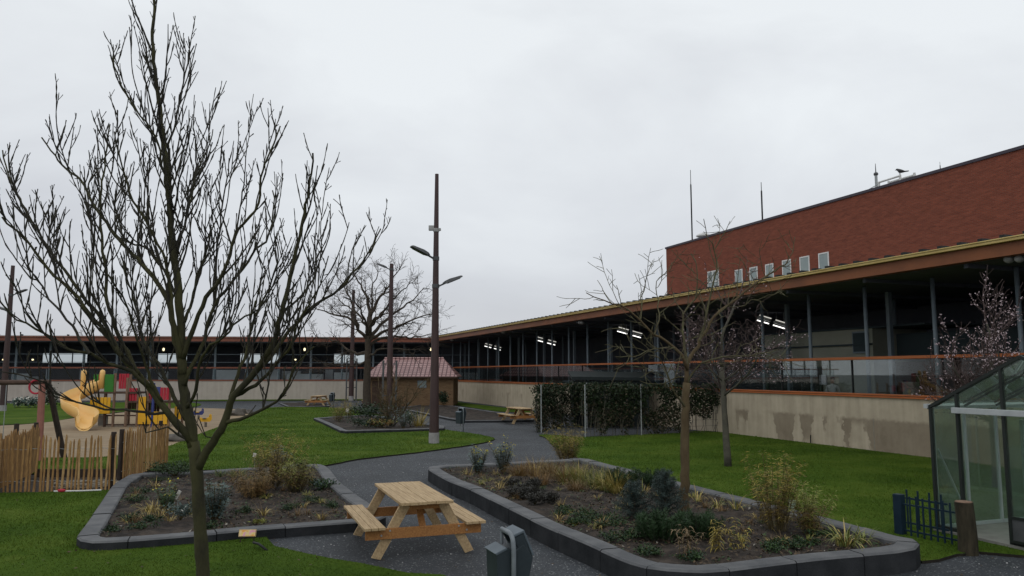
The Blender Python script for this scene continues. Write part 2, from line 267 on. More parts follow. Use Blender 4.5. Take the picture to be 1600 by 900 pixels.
# ------------------------------------------------------------------ mesh builder
class MB:
    def __init__(s): s.v = []; s.f = []; s.m = []
    def _add(s, vs, fs, mi=0):
        o = len(s.v); s.v.extend([tuple(x) for x in vs]); s.f.extend([tuple(i+o for i in f) for f in fs]); s.m.extend([mi]*len(fs)); return s
    def box(s, lo, hi, mi=0, R=None, T=None):
        x0,y0,z0 = lo; x1,y1,z1 = hi
        vs = [Vector(p) for p in ((x0,y0,z0),(x1,y0,z0),(x1,y1,z0),(x0,y1,z0),(x0,y0,z1),(x1,y0,z1),(x1,y1,z1),(x0,y1,z1))]
        if R: vs = [R @ p for p in vs]
        if T: vs = [p+Vector(T) for p in vs]
        return s._add(vs, ((0,3,2,1),(4,5,6,7),(0,1,5,4),(1,2,6,5),(2,3,7,6),(3,0,4,7)), mi)
    def beam(s, a, b, w, h, mi=0, up=(0,0,1)):
        a = Vector(a); b = Vector(b); d = (b-a).normalized(); u = Vector(up)
        if abs(d.dot(u)) > .98: u = Vector((0,1,0))
        sx = d.cross(u).normalized(); uu = sx.cross(d)
        vs = [p + sx*(i*w/2) + uu*(j*h/2) for p in (a,b) for i,j in ((-1,-1),(1,-1),(1,1),(-1,1))]
        return s._add(vs, ((3,2,1,0),(4,5,6,7),(0,1,5,4),(1,2,6,5),(2,3,7,6),(3,0,4,7)), mi)
    def tube(s, pts, rad, n=6, mi=0, cap=True):
        k = len(pts); pts = [Vector(p) for p in pts]
        if not hasattr(rad, '__len__'): rad = [rad]*k
        d = (pts[1]-pts[0]).normalized()
        a = d.orthogonal().normalized(); vs = []
        for i in range(k):
            if i < k-1: nd = (pts[i+1]-pts[i])
            else: nd = (pts[i]-pts[i-1])
            if 0 < i < k-1: nd = pts[i+1]-pts[i-1]
            if nd.length > 1e-9: d = nd.normalized()
            a = (a - d*a.dot(d))
            a = a.normalized() if a.length > 1e-6 else d.orthogonal().normalized()
            b = d.cross(a)
            for j in range(n):
                t = 2*PI*j/n; vs.append(pts[i] + (a*math.cos(t)+b*math.sin(t))*rad[i])
        fs = [(i*n+j, i*n+(j+1)%n, (i+1)*n+(j+1)%n, (i+1)*n+j) for i in range(k-1) for j in range(n)]
        if cap: fs += [tuple(range(n-1,-1,-1)), tuple(range((k-1)*n, k*n))]
        return s._add(vs, fs, mi)
    def cyl(s, a, b, r, n=12, mi=0, r2=None): return s.tube([a,b], [r, r if r2 is None else r2], n, mi)
    def prism(s, poly, z0, z1, mi=0, side=None):
        n = len(poly); vs = [(p[0],p[1],z0) for p in poly]+[(p[0],p[1],z1) for p in poly]
        s._add(vs, [tuple(range(n,2*n))], mi)
        o = len(s.v)-2*n
        fs = [(i,(i+1)%n,(i+1)%n+n,i+n) for i in range(n)]
        s.f.extend([tuple(k+o for k in f) for f in fs]); s.m.extend([mi if side is None else side]*n)
        return s
    def extr(s, prof, y0, y1, mi=0, R=None, T=None):
        """profile in local xz, extruded along y"""
        n = len(prof); vs = [Vector((p[0],y0,p[1])) for p in prof]+[Vector((p[0],y1,p[1])) for p in prof]
        if R: vs = [R @ p for p in vs]
        if T: vs = [p+Vector(T) for p in vs]
        return s._add(vs, [tuple(range(n)), tuple(range(2*n-1,n-1,-1))]+[((i+1)%n, i, i+n, (i+1)%n+n) for i in range(n)], mi)
    def leaf(s, p, d, up, l, w, mi=0):
        d = Vector(d).normalized(); sd = d.cross(Vector(up))
        sd = sd.normalized() if sd.length > 1e-6 else d.orthogonal().normalized()
        p = Vector(p)
        return s._add([p, p+d*l*.5+sd*w*.5, p+d*l, p+d*l*.5-sd*w*.5], [(0,1,2,3)], mi)
    def blade(s, p, d, l, w, droop, n=4, mi=0):
        """curved strap: starts along d, bends down"""
        p = Vector(p); d = Vector(d).normalized(); sd = d.cross(Vector((0,0,1)))
        sd = sd.normalized() if sd.length > 1e-4 else Vector((1,0,0))
        vs = []; q = p.copy()
        for i in range(n+1):
            ww = w*(1-(i/n)**2*.9)
            vs += [q-sd*ww/2, q+sd*ww/2]
            q = q + d*(l/n); d = (d + Vector((0,0,-droop/n))).normalized()
        return s._add(vs, [(2*i,2*i+1,2*i+3,2*i+2) for i in range(n)], mi)
    def ball(s, c, rx, ry=None, rz=None, seg=10, rings=7, mi=0, wob=0, seed=0):
        ry = rx if ry is None else ry; rz = rx if rz is None else rz; c = Vector(c); vs = []
        for i in range(rings+1):
            ph = PI*i/rings
            for j in range(seg):
                t = 2*PI*j/seg; q = Vector((math.sin(ph)*math.cos(t), math.sin(ph)*math.sin(t), math.cos(ph)))
                k = 1+wob*mnoise.noise(q*1.7+Vector((seed,seed*.3,0))) if wob else 1
                vs.append(c+Vector((q.x*rx*k, q.y*ry*k, q.z*rz*k)))
        return s._add(vs, [(i*seg+j, (i+1)*seg+j, (i+1)*seg+(j+1)%seg, i*seg+(j+1)%seg) for i in range(rings) for j in range(seg)], mi)
    def build(s, name, mats, parent=None, smooth=False, bevel=0, loc=None):
        me = bpy.data.meshes.new(name); me.from_pydata(s.v, [], s.f)
        if not isinstance(mats, (list,tuple)): mats = [mats]
        for m in mats: me.materials.append(m)
        if len(mats) > 1: me.polygons.foreach_set('material_index', s.m)
        if smooth: me.polygons.foreach_set('use_smooth', [True]*len(me.polygons))
        me.update()
        o = bpy.data.objects.new(name, me); COL.objects.link(o)
        if parent: o.parent = parent
        if loc is not None: o.location = loc
        if bevel:
            b = o.modifiers.new('bevel', 'BEVEL'); b.width = bevel; b.segments = 2; b.limit_method = 'ANGLE'
        return o
def tag(o, label=None, cat=None, group=None, kind=None):
    if label: o['label'] = label
    if cat: o['category'] = cat
    if group: o['group'] = group
    if kind: o['kind'] = kind
    return o
def thing(name, label, cat, loc=(0,0,0), rz=0, group=None):
    o = bpy.data.objects.new(name, None); COL.objects.link(o); o.empty_display_size = .2
    o.location = loc; o.rotation_euler = (0,0,rz)
    return tag(o, label, cat, group)
def copy_tree(o, parent=None):
    c = o.copy(); COL.objects.link(c)
    if parent: c.parent = parent
    for ch in list(o.children): copy_tree(ch, c)
    return c
def smoothpoly(pts, closed=False, step=.25):
    """Catmull-Rom resample"""
    pts = [Vector(p) for p in pts]; n = len(pts); out = []
    rng_ = range(n if closed else n-1)
    for i in rng_:
        p1, p2 = pts[i], pts[(i+1)%n]
        p0 = pts[i-1] if (closed or i > 0) else p1+(p1-p2); p3 = pts[(i+2)%n] if (closed or i+2 < n) else p2+(p2-p1)
        k = max(1, int((p2-p1).length/step))
        for j in range(k):
            t = j/k
            out.append(.5*((2*p1)+(p2-p0)*t+(2*p0-5*p1+4*p2-p3)*t*t+(3*p1-p0-3*p2+p3)*t**3))
    if not closed: out.append(pts[-1].copy())
    return out
def area(poly): return .5*sum(poly[i-1][0]*poly[i][1]-poly[i][0]*poly[i-1][1] for i in range(len(poly)))
def inside(poly, x, y):
    c = False; j = len(poly)-1
    for i in range(len(poly)):
        xi, yi, xj, yj = poly[i][0], poly[i][1], poly[j][0], poly[j][1]
        if (yi > y) != (yj > y) and x < (xj-xi)*(y-yi)/(yj-yi)+xi: c = not c
        j = i
    return c
R_ = random.Random
# ------------------------------------------------------------------ world, sun
w = bpy.data.worlds.new('World'); C.world = w; w.use_nodes = True
nt = w.node_tree; bg = nt.nodes['Background']
SUN_EL, SUN_AZ = math.radians(52), math.radians(200)
sky = N(nt, 'ShaderNodeTexSky'); sky.sky_type = 'NISHITA'; sky.sun_disc = False; sky.sun_elevation = SUN_EL; sky.sun_rotation = SUN_AZ
tc = N(nt, 'ShaderNodeTexCoord'); mp = N(nt, 'ShaderNodeMapping'); mp.inputs['Scale'].default_value = (1,1,2.4); L(nt, tc.outputs['Generated'], mp.inputs['Vector'])
nz = N(nt, 'ShaderNodeTexNoise', Scale=1.6, Detail=7, Roughness=.52, Distortion=.35); L(nt, mp.outputs[0], nz.inputs['Vector'])
sx = N(nt, 'ShaderNodeSeparateXYZ'); L(nt, tc.outputs['Generated'], sx.inputs[0])
gr = N(nt, 'ShaderNodeMapRange'); gr.inputs[1].default_value = 0; gr.inputs[2].default_value = .42; gr.inputs[3].default_value = 0; gr.inputs[4].default_value = .72; L(nt, sx.outputs[2], gr.inputs[0])
n2 = N(nt, 'ShaderNodeMapRange'); n2.inputs[1].default_value = .3; n2.inputs[2].default_value = .7; n2.inputs[3].default_value = -.14; n2.inputs[4].default_value = .5; L(nt, nz.outputs['Fac'], n2.inputs[0])
ad = N(nt, 'ShaderNodeMath', operation='ADD'); L(nt, gr.outputs[0], ad.inputs[0]); L(nt, n2.outputs[0], ad.inputs[1])
cr = N(nt, 'ShaderNodeValToRGB'); e = cr.color_ramp.elements
e[0].position = 0; e[0].color = (5.0,5.05,5.45,1); e[1].position = 1; e[1].color = (8.8,9.15,9.4,1); k = e.new(.5); k.color = (6.6,6.8,7.2,1)
L(nt, ad.outputs[0], cr.inputs[0])
mx = N(nt, 'ShaderNodeMixRGB'); mx.inputs[0].default_value = .93; L(nt, sky.outputs[0], mx.inputs[1]); L(nt, cr.outputs[0], mx.inputs[2])
L(nt, mx.outputs[0], bg.inputs['Color']); bg.inputs['Strength'].default_value = .1
sl = bpy.data.lights.new('sun', 'SUN'); sl.energy = .5; sl.angle = math.radians(40); sl.color = (1,.97,.93)
so = bpy.data.objects.new('sun', sl); COL.objects.link(so)
sd = Vector((math.sin(SUN_AZ)*math.cos(SUN_EL), math.cos(SUN_AZ)*math.cos(SUN_EL), math.sin(SUN_EL)))
so.rotation_euler = sd.to_track_quat('Z', 'Y').to_euler(); so.location = (0,0,60)
C.view_settings.view_transform = 'Standard'; C.view_settings.look = 'None'; C.view_settings.exposure = 0.0; C.view_settings.gamma = 1
C.view_settings.use_curve_mapping = False
C.cycles.use_denoising = True; C.cycles.max_bounces = 8; C.cycles.transparent_max_bounces = 16
# ------------------------------------------------------------------ ground
g = MB(); g._add([(-700,-60,0),(700,-60,0),(700,1500,0),(-700,1500,0)], [(0,1,2,3)])
tag(g.build('ground', M['gravel']), 'dark blue-grey gravel ground and winding path', 'ground', kind='structure')
def pxpoly(px, z=0, step=None):
    pts = [P(u,v,z) for u,v in px]
    if step: pts = smoothpoly(pts, True, step)
    return pts
lawns = []
def lawn(px, label, step=.4, extra=()):
    pts = [P(u,v,0) for u,v in px]+[Vector(e) for e in extra]
    if step: pts = smoothpoly(pts, True, step)
    if area(pts) < 0: pts.reverse()
    r = R_(len(lawns)); pts = [p+Vector((r.uniform(-.025,.025), r.uniform(-.025,.025),0)) for p in pts]
    m = MB(); m.prism(pts, -.02, .04, 0, 1)
    tag(m.build('lawn', [M['grass'], M['earth']]), label, 'lawn', kind='structure'); lawns.append(pts); return pts
lawn([(-300,773),(0,773),(172,768),(178,772),(128,842),(210,852),(310,845),(376,838),(404,834),(413,840),(428,857),(478,869),(560,884),(640,900),(740,925),(760,1300),(-1500,1300),(-900,860)], 'dark green lawn in the foreground left under the bare tree', .5)
lawn([(-350,742),(57,742),(185,746),(215,738),(440,735),(508,729),(560,719),(650,708.5),(720,699),(760,692),(772,686),(745,679.5),(700,673),(650,664),(600,650),(530,638),(430,637),(396,646),(392,651),(328,673),(262,699),(247,697.5),(178,714),(64,717),(-350,722)], 'bright green central lawn round the tall brown lamp post', .4)
lawn([(842,680.5),(868,681),(911,684),(1043,679),(1125,676),(1450,716),(1700,747),(1760,850),(1600,872),(1530,866),(1490,870),(1440,881),(1400,850),(1290,815),(1170,788),(1008,748),(930,728),(900,716),(880,708),(864,697),(853,686)], 'dark green lawn in front of the stained plinth wall', .3)
lawn([(708,627.5),(740,632),(835,643),(835,646),(775,643.5),(712,633.5)], 'narrow grass verge along the foot of the plinth wall', None)
lawn([(-500,668),(0,665),(132,651),(232,640),(300,637),(300,630),(150,629.5),(0,631),(-500,640)], 'far left lawn between the sand pit and the back wing', .8)
lawn([(300,627.5),(420,626.5),(520,626),(585,626),(585,623.5),(420,624.5),(300,625)], 'thin grass strip at the foot of the back wing wall', None)
sp_ = pxpoly([(-400,720),(64,717),(178,714),(247,697.5),(262,699),(328,673),(392,651),(396,646),(380,641),(300,638),(232,641),(132,652),(0,666),(-400,672)], 0, .5)
if area(sp_) < 0: sp_.reverse()
m = MB(); m.prism(sp_, -.02, .03); tag(m.build('sand_pit', M['sand']), 'beige play sand under the playground equipment', 'sand', kind='structure')
sp2 = pxpoly([(-60,773),(0,772.5),(170,768),(192,752),(183,746),(57,744),(-60,745)])
if area(sp2) < 0: sp2.reverse()
m = MB(); m.prism(sp2, -.02, .025); tag(m.build('bare_soil', M['soil']), 'strip of bare dark soil inside the pale fence', 'soil', kind='structure')
# ------------------------------------------------------------------ planting beds
beds = {}
def bed(label, px, hz, width, soil_drop=.07, smooth=True, blk=1.0):
    out = [P(u,v,hz) for u,v in px]
    out = smoothpoly(out, True, .22) if smooth else out
    for p in out: p.z = 0
    if area(out) < 0: out.reverse()
    n = len(out); inn = []
    for i in range(n):
        d1 = (out[i]-out[i-1]).normalized(); d2 = (out[(i+1)%n]-out[i]).normalized(); t = (d1+d2)
        t = t.normalized() if t.length > 1e-6 else d2
        nn = Vector((-t.y,t.x,0)); inn.append(out[i]+nn*width)
    c = sum(out, Vector())/n; c.z = 0
    root = thing('planting_bed', label, 'planting bed', c)
    k = MB(); per = 0; start = True; acc = 0
    # kerb blocks: runs of the outline about blk long with a narrow joint
    runs = []; cur = [0]
    for i in range(1, n+1):
        acc += (out[i%n]-out[i-1]).length; cur.append(i%n)
        if acc >= blk: runs.append(cur); cur = [i%n]; acc = 0
    if len(cur) > 1: runs.append(cur)
    rr = R_(7)
    for run in runs:
        o = [out[i].copy() for i in run]; a = [inn[i].copy() for i in run]
        for L_ in (o, a):
            d = (L_[1]-L_[0]); 
            if d.length > .03: L_[0] += d.normalized()*.007
            d = (L_[-2]-L_[-1])
            if d.length > .03: L_[-1] += d.normalized()*.007
        q = len(run); dz = rr.uniform(-.006,.006)
        vs = [];
        for i in range(q):
            dd = (a[i]-o[i]).normalized()*.025
            for pt, z in ((o[i],-.03),(o[i],hz-.025+dz),(o[i]+dd,hz+dz),(a[i]-dd,hz+dz),(a[i],hz-.025+dz),(a[i],-.03)): vs.append((pt.x-c.x, pt.y-c.y, z))
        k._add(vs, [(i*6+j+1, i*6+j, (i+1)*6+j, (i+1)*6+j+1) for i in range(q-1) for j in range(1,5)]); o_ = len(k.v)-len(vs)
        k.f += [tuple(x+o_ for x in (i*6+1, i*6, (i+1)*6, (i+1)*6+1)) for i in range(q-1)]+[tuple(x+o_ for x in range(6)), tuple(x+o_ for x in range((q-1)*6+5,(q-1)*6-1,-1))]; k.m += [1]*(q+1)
    # thin core so the joints are not see-through
    vs = []
    for i in range(n):
        w1 = (inn[i]-out[i])*.12
        for pt, z in ((out[i]+w1,-.03),(out[i]+w1,hz-.02),(inn[i]-w1,hz-.02),(inn[i]-w1,-.03)): vs.append((pt.x-c.x,pt.y-c.y,z))
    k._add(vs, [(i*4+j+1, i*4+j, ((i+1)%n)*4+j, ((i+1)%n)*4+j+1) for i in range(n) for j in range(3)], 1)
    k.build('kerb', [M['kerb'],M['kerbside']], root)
    mid = [(a+b)/2 for a,b in zip(out,inn)]
    xs = [p.x for p in mid]; ys = [p.y for p in mid]; st = .11 if max(ys) < 30 else .3
    nx = int((max(xs)-min(xs))/st)+2; ny = int((max(ys)-min(ys))/st)+2; x0, y0 = min(xs)-st, min(ys)-st
    def zz(x, y):
        q = Vector((x,y,0)); return hz-soil_drop + .055*mnoise.noise(q*1.1)+.045*mnoise.noise(q*4)+.035*mnoise.noise(q*11)
    s = MB(); idx = {}
    ins = [[inside(mid, x0+i*st, y0+j*st) for j in range(ny+1)] for i in range(nx+1)]
    for i in range(nx):
        for j in range(ny):
            if ins[i][j] and ins[i+1][j] and ins[i+1][j+1] and ins[i][j+1]:
                f = []
                for (a,b) in ((i,j),(i+1,j),(i+1,j+1),(i,j+1)):
                    if (a,b) not in idx:
                        idx[(a,b)] = len(s.v); x, y = x0+a*st, y0+b*st; s.v.append((x-c.x,y-c.y,zz(x,y)))
                    f.append(idx[(a,b)])
                s.f.append(tuple(f)); s.m.append(0)
    s.build('soil', M['soil'], root, smooth=True)
    beds[label] = (inn, zz); return inn, zz
inR, zR = bed('long grey-kerbed bed right of the nearest picnic table with the bare tree in it', [(669,732),(700,750),(735,764),(772,782),(810,800.6),(847,819),(884,835),(920,850),(955,866),(985,878),(1010,885),(1040,889),(1100,892),(1140,889),(1220,879),(1291,871),(1350,866),(1404,861),(1430,856),(1437,848),(1428,842),(1404,838),(1334,819),(1272,803),(1170,778.5),(1120,767),(1008,739),(960,727),(930,719.5),(908,716),(860,718.5),(800,721),(740,724),(695,726),(676,728)], .29, .30)
inL, zL = bed('grey-kerbed bed left of the nearest picnic table beside the pale fence', [(120,838),(126,843),(145,846),(200,843.5),(303,835.5),(374,829),(470,821),(558,814.5),(592,811),(603,806),(598,798),(585,790),(555,770),(530,750),(516,733),(508,727),(496,724.5),(470,725),(400,730),(320,735),(250,738),(222,738.5),(205,740.5),(192,747),(175,759),(150,795),(128,826)], .17, .30)
inM, zM = bed('low grey-edged bed beyond the tall lamp post with a multi-stemmed shrub', [(490,653),(511,662),(532,672),(540,673),(610,671),(694,668.5),(695,665),(660,661),(600,650),(570,648),(530,650)], .16, .28, smooth=False, blk=1.2)
inF, zF = bed('brown soil bed with a thin kerb in front of the tiled hut', [(622,637),(700,653),(727,657),(780,656.5),(834,655.5),(835,650),(775,643),(712,634),(660,632)], .12, .2, .05, smooth=False, blk=1.5)
inB, zB = bed('narrow low bed at the foot of the back wing wall', [(435,629),(448,634.5),(480,635),(515,634),(515,628.5),(470,628)], .10, .25, .05, smooth=False, blk=1.5)
# scattered leaf litter on the two near beds (nobody could count it)
r = R_(3); ll = MB()
for inn, zf, n in ((inR,zR,9000),(inL,zL,6500)):
    xs = [p.x for p in inn]; ys = [p.y for p in inn]; c = 0
    while c < n:
        x, y = r.uniform(min(xs),max(xs)), r.uniform(min(ys),max(ys))
        if not inside(inn,x,y): continue
        c += 1
        if mnoise.noise(Vector((x*.8,y*.8,5))) < -.15: continue
        mi = 1 if r.random() < .02 else (2 if r.random() < .25 else 0)
        ll.leaf((x,y,zf(x,y)+.012), (r.uniform(-1,1),r.uniform(-1,1),r.uniform(-.2,.5)), (r.uniform(-.4,.4),r.uniform(-.4,.4),1), r.uniform(.03,.08), r.uniform(.02,.04), mi)
for i in range(420):
    Y = 8.5+16*r.random()**1.4; x = r.uniform(-.68,.68)*Y
    if inside(inR,x,Y) or inside(inL,x,Y): continue
    zl_ = .062 if any(inside(q,x,Y) for q in lawns[:3]) else .006
    ll.leaf((x,Y,zl_), (r.uniform(-1,1),r.uniform(-1,1),r.uniform(-.1,.25)), (r.uniform(-.3,.3),r.uniform(-.3,.3),1), r.uniform(.03,.07), r.uniform(.02,.04), 0)
tag(ll.build('leaf_litter', [M['litter'], M['paleleaf'], M['lf_green']]), 'brown dead leaves scattered over the bed soil, lawn and gravel', 'leaf litter', kind='stuff')
# pale stones strewn on the gravel
pb = MB(); r = R_(4)
for i in range(520):
    Y = 8.5+14*r.random()**1.5; x = r.uniform(-4.5,8.5)
    if any(inside(q,x,Y) for q in lawns[:3]) or inside(inR,x,Y) or inside(inL,x,Y): continue
    s = r.uniform(.006,.018); pb.ball((x,Y,s*.4), s, s*r.uniform(.7,1.3), s*.7, 5, 3)
tag(pb.build('pebbles', M['stone']), 'tiny pale stones strewn over the dark gravel', 'pebbles', kind='stuff')
# grass blades on the near lawns
def blades(polys, seed, n_try, ymax, dens0):
    r = R_(seed); mb_v = []; mb_f = []
    for poly in polys:
        xs = [p.x for p in poly]; ys = [p.y for p in poly]; ya, yb = max(min(ys), 8.3), min(max(ys), ymax)
        # strips in y so density falls with distance
        y = ya
        while y < yb:
            x0 = max(min(xs), -.74*y-.5); x1 = min(max(xs), .74*y+.5); h = .5
            dens = dens0*(10/max(y,9))**2
            for _ in range(int((x1-x0)*h*dens) if x1 > x0 else 0):
                x, yy = r.uniform(x0,x1), y+r.random()*h
                if not inside(poly, x, yy): continue
                t = mnoise.noise(Vector((x*.7,yy*.7,0)))
                k = (y/10)**.8; hh = (.016+.014*r.random()+.012*t)*k**.5; ww = .006*k; an = r.uniform(0,2*PI); lean = r.uniform(0,.03)
                o = len(mb_v); ca, sa = math.cos(an)*ww, math.sin(an)*ww; la = r.uniform(0,2*PI)
                mb_v += [(x-ca,yy-sa,.036),(x+ca,yy+sa,.036),(x+math.cos(la)*lean,yy+math.sin(la)*lean,.036+hh)]; mb_f.append((o,o+1,o+2))
            y += h
    m = MB(); m.v = mb_v; m.f = mb_f; m.m = [0]*len(mb_f); return m
tag(blades(lawns[:3], 11, 0, 64, 1300).build('grass', M['blade']), 'short green grass blades of the lawns', 'grass', kind='stuff')
# ------------------------------------------------------------------ right wing (local x towards the camera along the wall, y into the building)
B0 = P(1450,716.5); DW = Vector((.345,-.938,0)).normalized(); RZ = math.atan2(DW.y, DW.x); NI = Vector((-DW.y, DW.x, 0))
def wing_local(p): q = p-B0; return Vector((q.dot(DW), q.dot(NI), p.z))
def wing_world(s, n, z=0): return B0+DW*s+NI*n+Vector((0,0,z))
def hit_wing(u, n):
    """world point where the ray through column u meets the plane n metres behind the plinth"""
    d = ray(u,582); k = (n + B0.dot(NI))/d.dot(NI); return d*k
def s_of(u, n=0): return wing_local(hit_wing(u,n)).x
def z_at(u, v, n):
    d = ray(u,v); k = (n+B0.dot(NI))/d.dot(NI); return H+d.z*k
S0, S1 = -57.0, 15.0
sA, sB = s_of(1140), s_of(1462)
_st = [(1146,0),(1149,.35),(1158,.35),(1163,.6),(1168,.1),(1170,0),(1186,0),(1188,.12),(1205,.16),(1212,.95),(1234,1.0),(1240,.15),(1246,.15),(1252,.9),(1262,.8),(1268,.12),(1281,.1),(1285,.6),(1290,.1),(1312,.0),(1315,.95),(1321,.95),(1326,.3),(1346,.28),(1355,.9),(1362,1),(1455,1)]
M['wall'] = wallmat('plinth_plaster', (.50,.43,.325), (.385,.325,.24), (.18,.14,.098), .03, ((sA,sB),[((s_of(u)-sA)/(sB-sA),v) for u,v in _st]))
wr = thing('gallery_wing', 'long dark gallery wing on the right with orange rails, yellow gutter and stained plaster plinth', 'building', B0, RZ)
m = MB(); m.box((S0,0,-.1),(S1,.3,1.78)); m.build('plinth_wall', M['wall'], wr)
m = MB(); m.box((S0,-.06,1.78),(S1,.36,1.83)); m.box((S0,-.03,1.83),(S1,.3,1.85),1); m.box((S0,-.05,1.85),(S1,.33,1.90)); m.build('sill', [M['orange'],M['orange_dk']], wr, bevel=.006)
m = MB(); m.box((S0,-.03,3.03),(S1,.10,3.125)); m.build('rail', M['orange'], wr, bevel=.006)
m = MB(); m.box((S0,-1.5,5.57),(S1,-1.42,5.90)); m.box((S0,-1.42,5.57),(S1,-1.2,5.615)); m.build('fascia', M['orange_dk'], wr)
m = MB(); m.box((S0,-1.64,5.91),(S1,-1.40,6.005)); m.box((S0,-1.665,5.985),(S1,-1.64,6.02)); m.build('gutter', M['yellowtrim'], wr, bevel=.01)
m = MB(); m._add([(S0,-1.39,6.0),(S1,-1.39,6.0),(S1,9.0,6.48),(S0,9.0,6.48),(S0,-1.39,5.88),(S1,-1.39,5.88),(S1,9.0,6.33),(S0,9.0,6.33)], [(0,1,2,3),(7,6,5,4),(0,4,5,1),(1,5,6,2),(2,6,7,3),(3,7,4,0)])
x = S0+.2
while x < S1:
    m.box((x,-1.56,6.012),(x+.14,-1.25,6.115),1); x += .62
m.build('roof', [M['rooftop'],M['framedark']], wr)
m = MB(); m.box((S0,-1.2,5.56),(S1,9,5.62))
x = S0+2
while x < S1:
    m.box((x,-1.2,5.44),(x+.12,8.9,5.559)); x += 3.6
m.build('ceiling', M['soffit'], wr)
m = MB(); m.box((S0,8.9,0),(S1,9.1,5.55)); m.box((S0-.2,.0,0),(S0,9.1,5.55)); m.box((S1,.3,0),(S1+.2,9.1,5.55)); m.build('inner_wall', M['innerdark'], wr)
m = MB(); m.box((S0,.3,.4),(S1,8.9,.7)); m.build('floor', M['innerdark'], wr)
# columns inside
r = R_(5)
x = S1-1.2; k = 0
while x > S0+1:
    m = MB(); m.cyl((x,.55,.7),(x,.55,5.55),.065,10)
    m.build('column', M['column'], wr, smooth=True)
    if k % 2 == 0:
        m = MB(); m.box((x-1.1,2.6,.7),(x-.94,2.76,5.55)); m.build('column', M['column'], wr, bevel=.01)
    if k % 3 == 1:
        m = MB(); m.cyl((x-.4,5.2,.7),(x-.4,5.2,5.55),.08,8); m.build('column', M['column'], wr, smooth=True)
    x -= 2.75; k += 1
# lower glazing
x = S1; k = 0
while x > S0:
    x2 = max(S0, x-3.6); m = MB(); m.box((x2+.02,.12,1.9),(x-.02,.135,3.02)); m.build('window_pane', M['glass'], wr)
    m = MB(); m.box((x2-.02,.10,1.9),(x2+.02,.155,3.02)); m.build('mullion', M['framedark'], wr)
    x = x2
# rooms behind the glass
a, b = s_of(1192,3.2), s_of(1366,3.2)
m = MB(); m.box((a,3.2,.7),(b,6.0,4.3)); m.build('room_wall', M['inner_olive'], wr)
m = MB(); m.box((a,3.1,4.3),(b+2.5,6.05,4.36)); m.box((a,3.06,3.66),(b,3.19,3.72)); m.build('room_ledge', M['inner_teal'], wr)
a, b = s_of(1198,3.15), s_of(1284,3.15)
m = MB(); m.box((a,3.10,1.62),(b,3.19,1.72)); m.box((a,3.10,2.75),(b,3.19,2.85)); m.box((a,3.10,1.72),(a+.1,3.19,2.75)); m.box((b-.1,3.10,1.72),(b,3.19,2.75)); m.box((a+.1,3.15,1.72),(b-.1,3.18,2.75),1)
m.build('room_window', [M['framegreen'],M['framedark']], wr)
a, b = s_of(1334,3.1), s_of(1357,3.1)
m = MB(); m.box((a,3.1,3.35),(b,3.18,4.2)); m.box((a+.06,3.08,3.41),(b-.06,3.1,4.14),1); m.build('notice_board', [M['column'],M['inner_teal']], wr)
a, b = s_of(1280,3.1), s_of(1290,3.1)
m = MB(); m.box((a,3.1,2.1),(b,3.16,2.5)); m.build('notice', M['inner_grey'], wr)
a, b = s_of(1366,4.2), s_of(1700,4.2)
m = MB(); m.box((a,4.2,.7),(b,4.4,3.0)); m.build('room_wall', M['inner_brown'], wr)
m = MB(); m.box((a,4.4,3.15),(b,4.6,4.1)); m.build('room_panel', M['inner_teal'], wr)
a = s_of(1412,3.9); m = MB(); m.box((a,3.8,.7),(a+.5,4.1,2.25)); m.build('cupboard', M['inner_olive'], wr)
a, b = s_of(1037,2.0), s_of(1053,2.0)
m = MB(); m.box((a,2.0,.7),(b,2.08,3.2)); m.build('inner_door', M['inner_grey'], wr)
a, b = s_of(1013,1.6), s_of(1031,1.6)
m = MB(); m.box((a,1.6,2.65),(b,1.9,3.0)); m.build('wall_cabinet', M['inner_grey'], wr)
# joint line and small pipe on the plinth
a = s_of(1360,-.02)
m = MB(); m.box((a-.012,-.006,0),(a+.012,.004,1.1)); m.build('expansion_joint', M['paleleaf'], wr)
m = MB(); a = s_of(1262,-.05); m.tube([(a,-.05,.02),(a+.01,-.06,.2),(a+.06,-.08,.34)],.02,6); m.build('drain_pipe', M['rubber'], wr)
# fluorescent ceiling lamps
fl = [(966,517,'nearest but one, beside the bare tree crown'),(838,531,'in the middle of the dark gallery above the table'),(757,540.5,'second from the hut roof'),(717,546,'closest to the hut roof'),(1187,499.5,'behind the pink blossom tree')]
for u, v, t in fl:
    p = P(u, v, 5.15); q = wing_local(p)
    n0 = min(max(q.y,1.2),6.2); s0 = s_of(u, n0); z0 = min(z_at(u, v, n0), 5.2)
    lr = thing('ceiling_lamp', 'twin fluorescent ceiling lamp '+t, 'lamp', wing_world(s0,n0,z0), RZ, 'fluorescent lamps under the right wing ceiling')
    tl = math.tan(math.radians(13))
    for j in (0, .95):
        hs = MB(); hs.beam((0,j,.14-j*tl),(0,j+.75,.14-(j+.75)*tl),.10,.10)
        for q in (.15,.6): hs.box((-.01,j+q,.16-(j+q)*tl),(.01,j+q+.02,5.55-z0))
        hs.build('housing', M['galv'], lr)
        for dx, dz in ((-.10,.0),(.10,.24)):
            tb = MB(); tb.tube([(dx,j+.04,dz-(j+.04)*tl),(dx,j+.71,dz-(j+.71)*tl)], .030, 6); tb.build('tube', M['tube_light' if dz == 0 else 'tube_reflection'], lr)  # upper bar is a painted reflection that glows, only the lower one is a tube
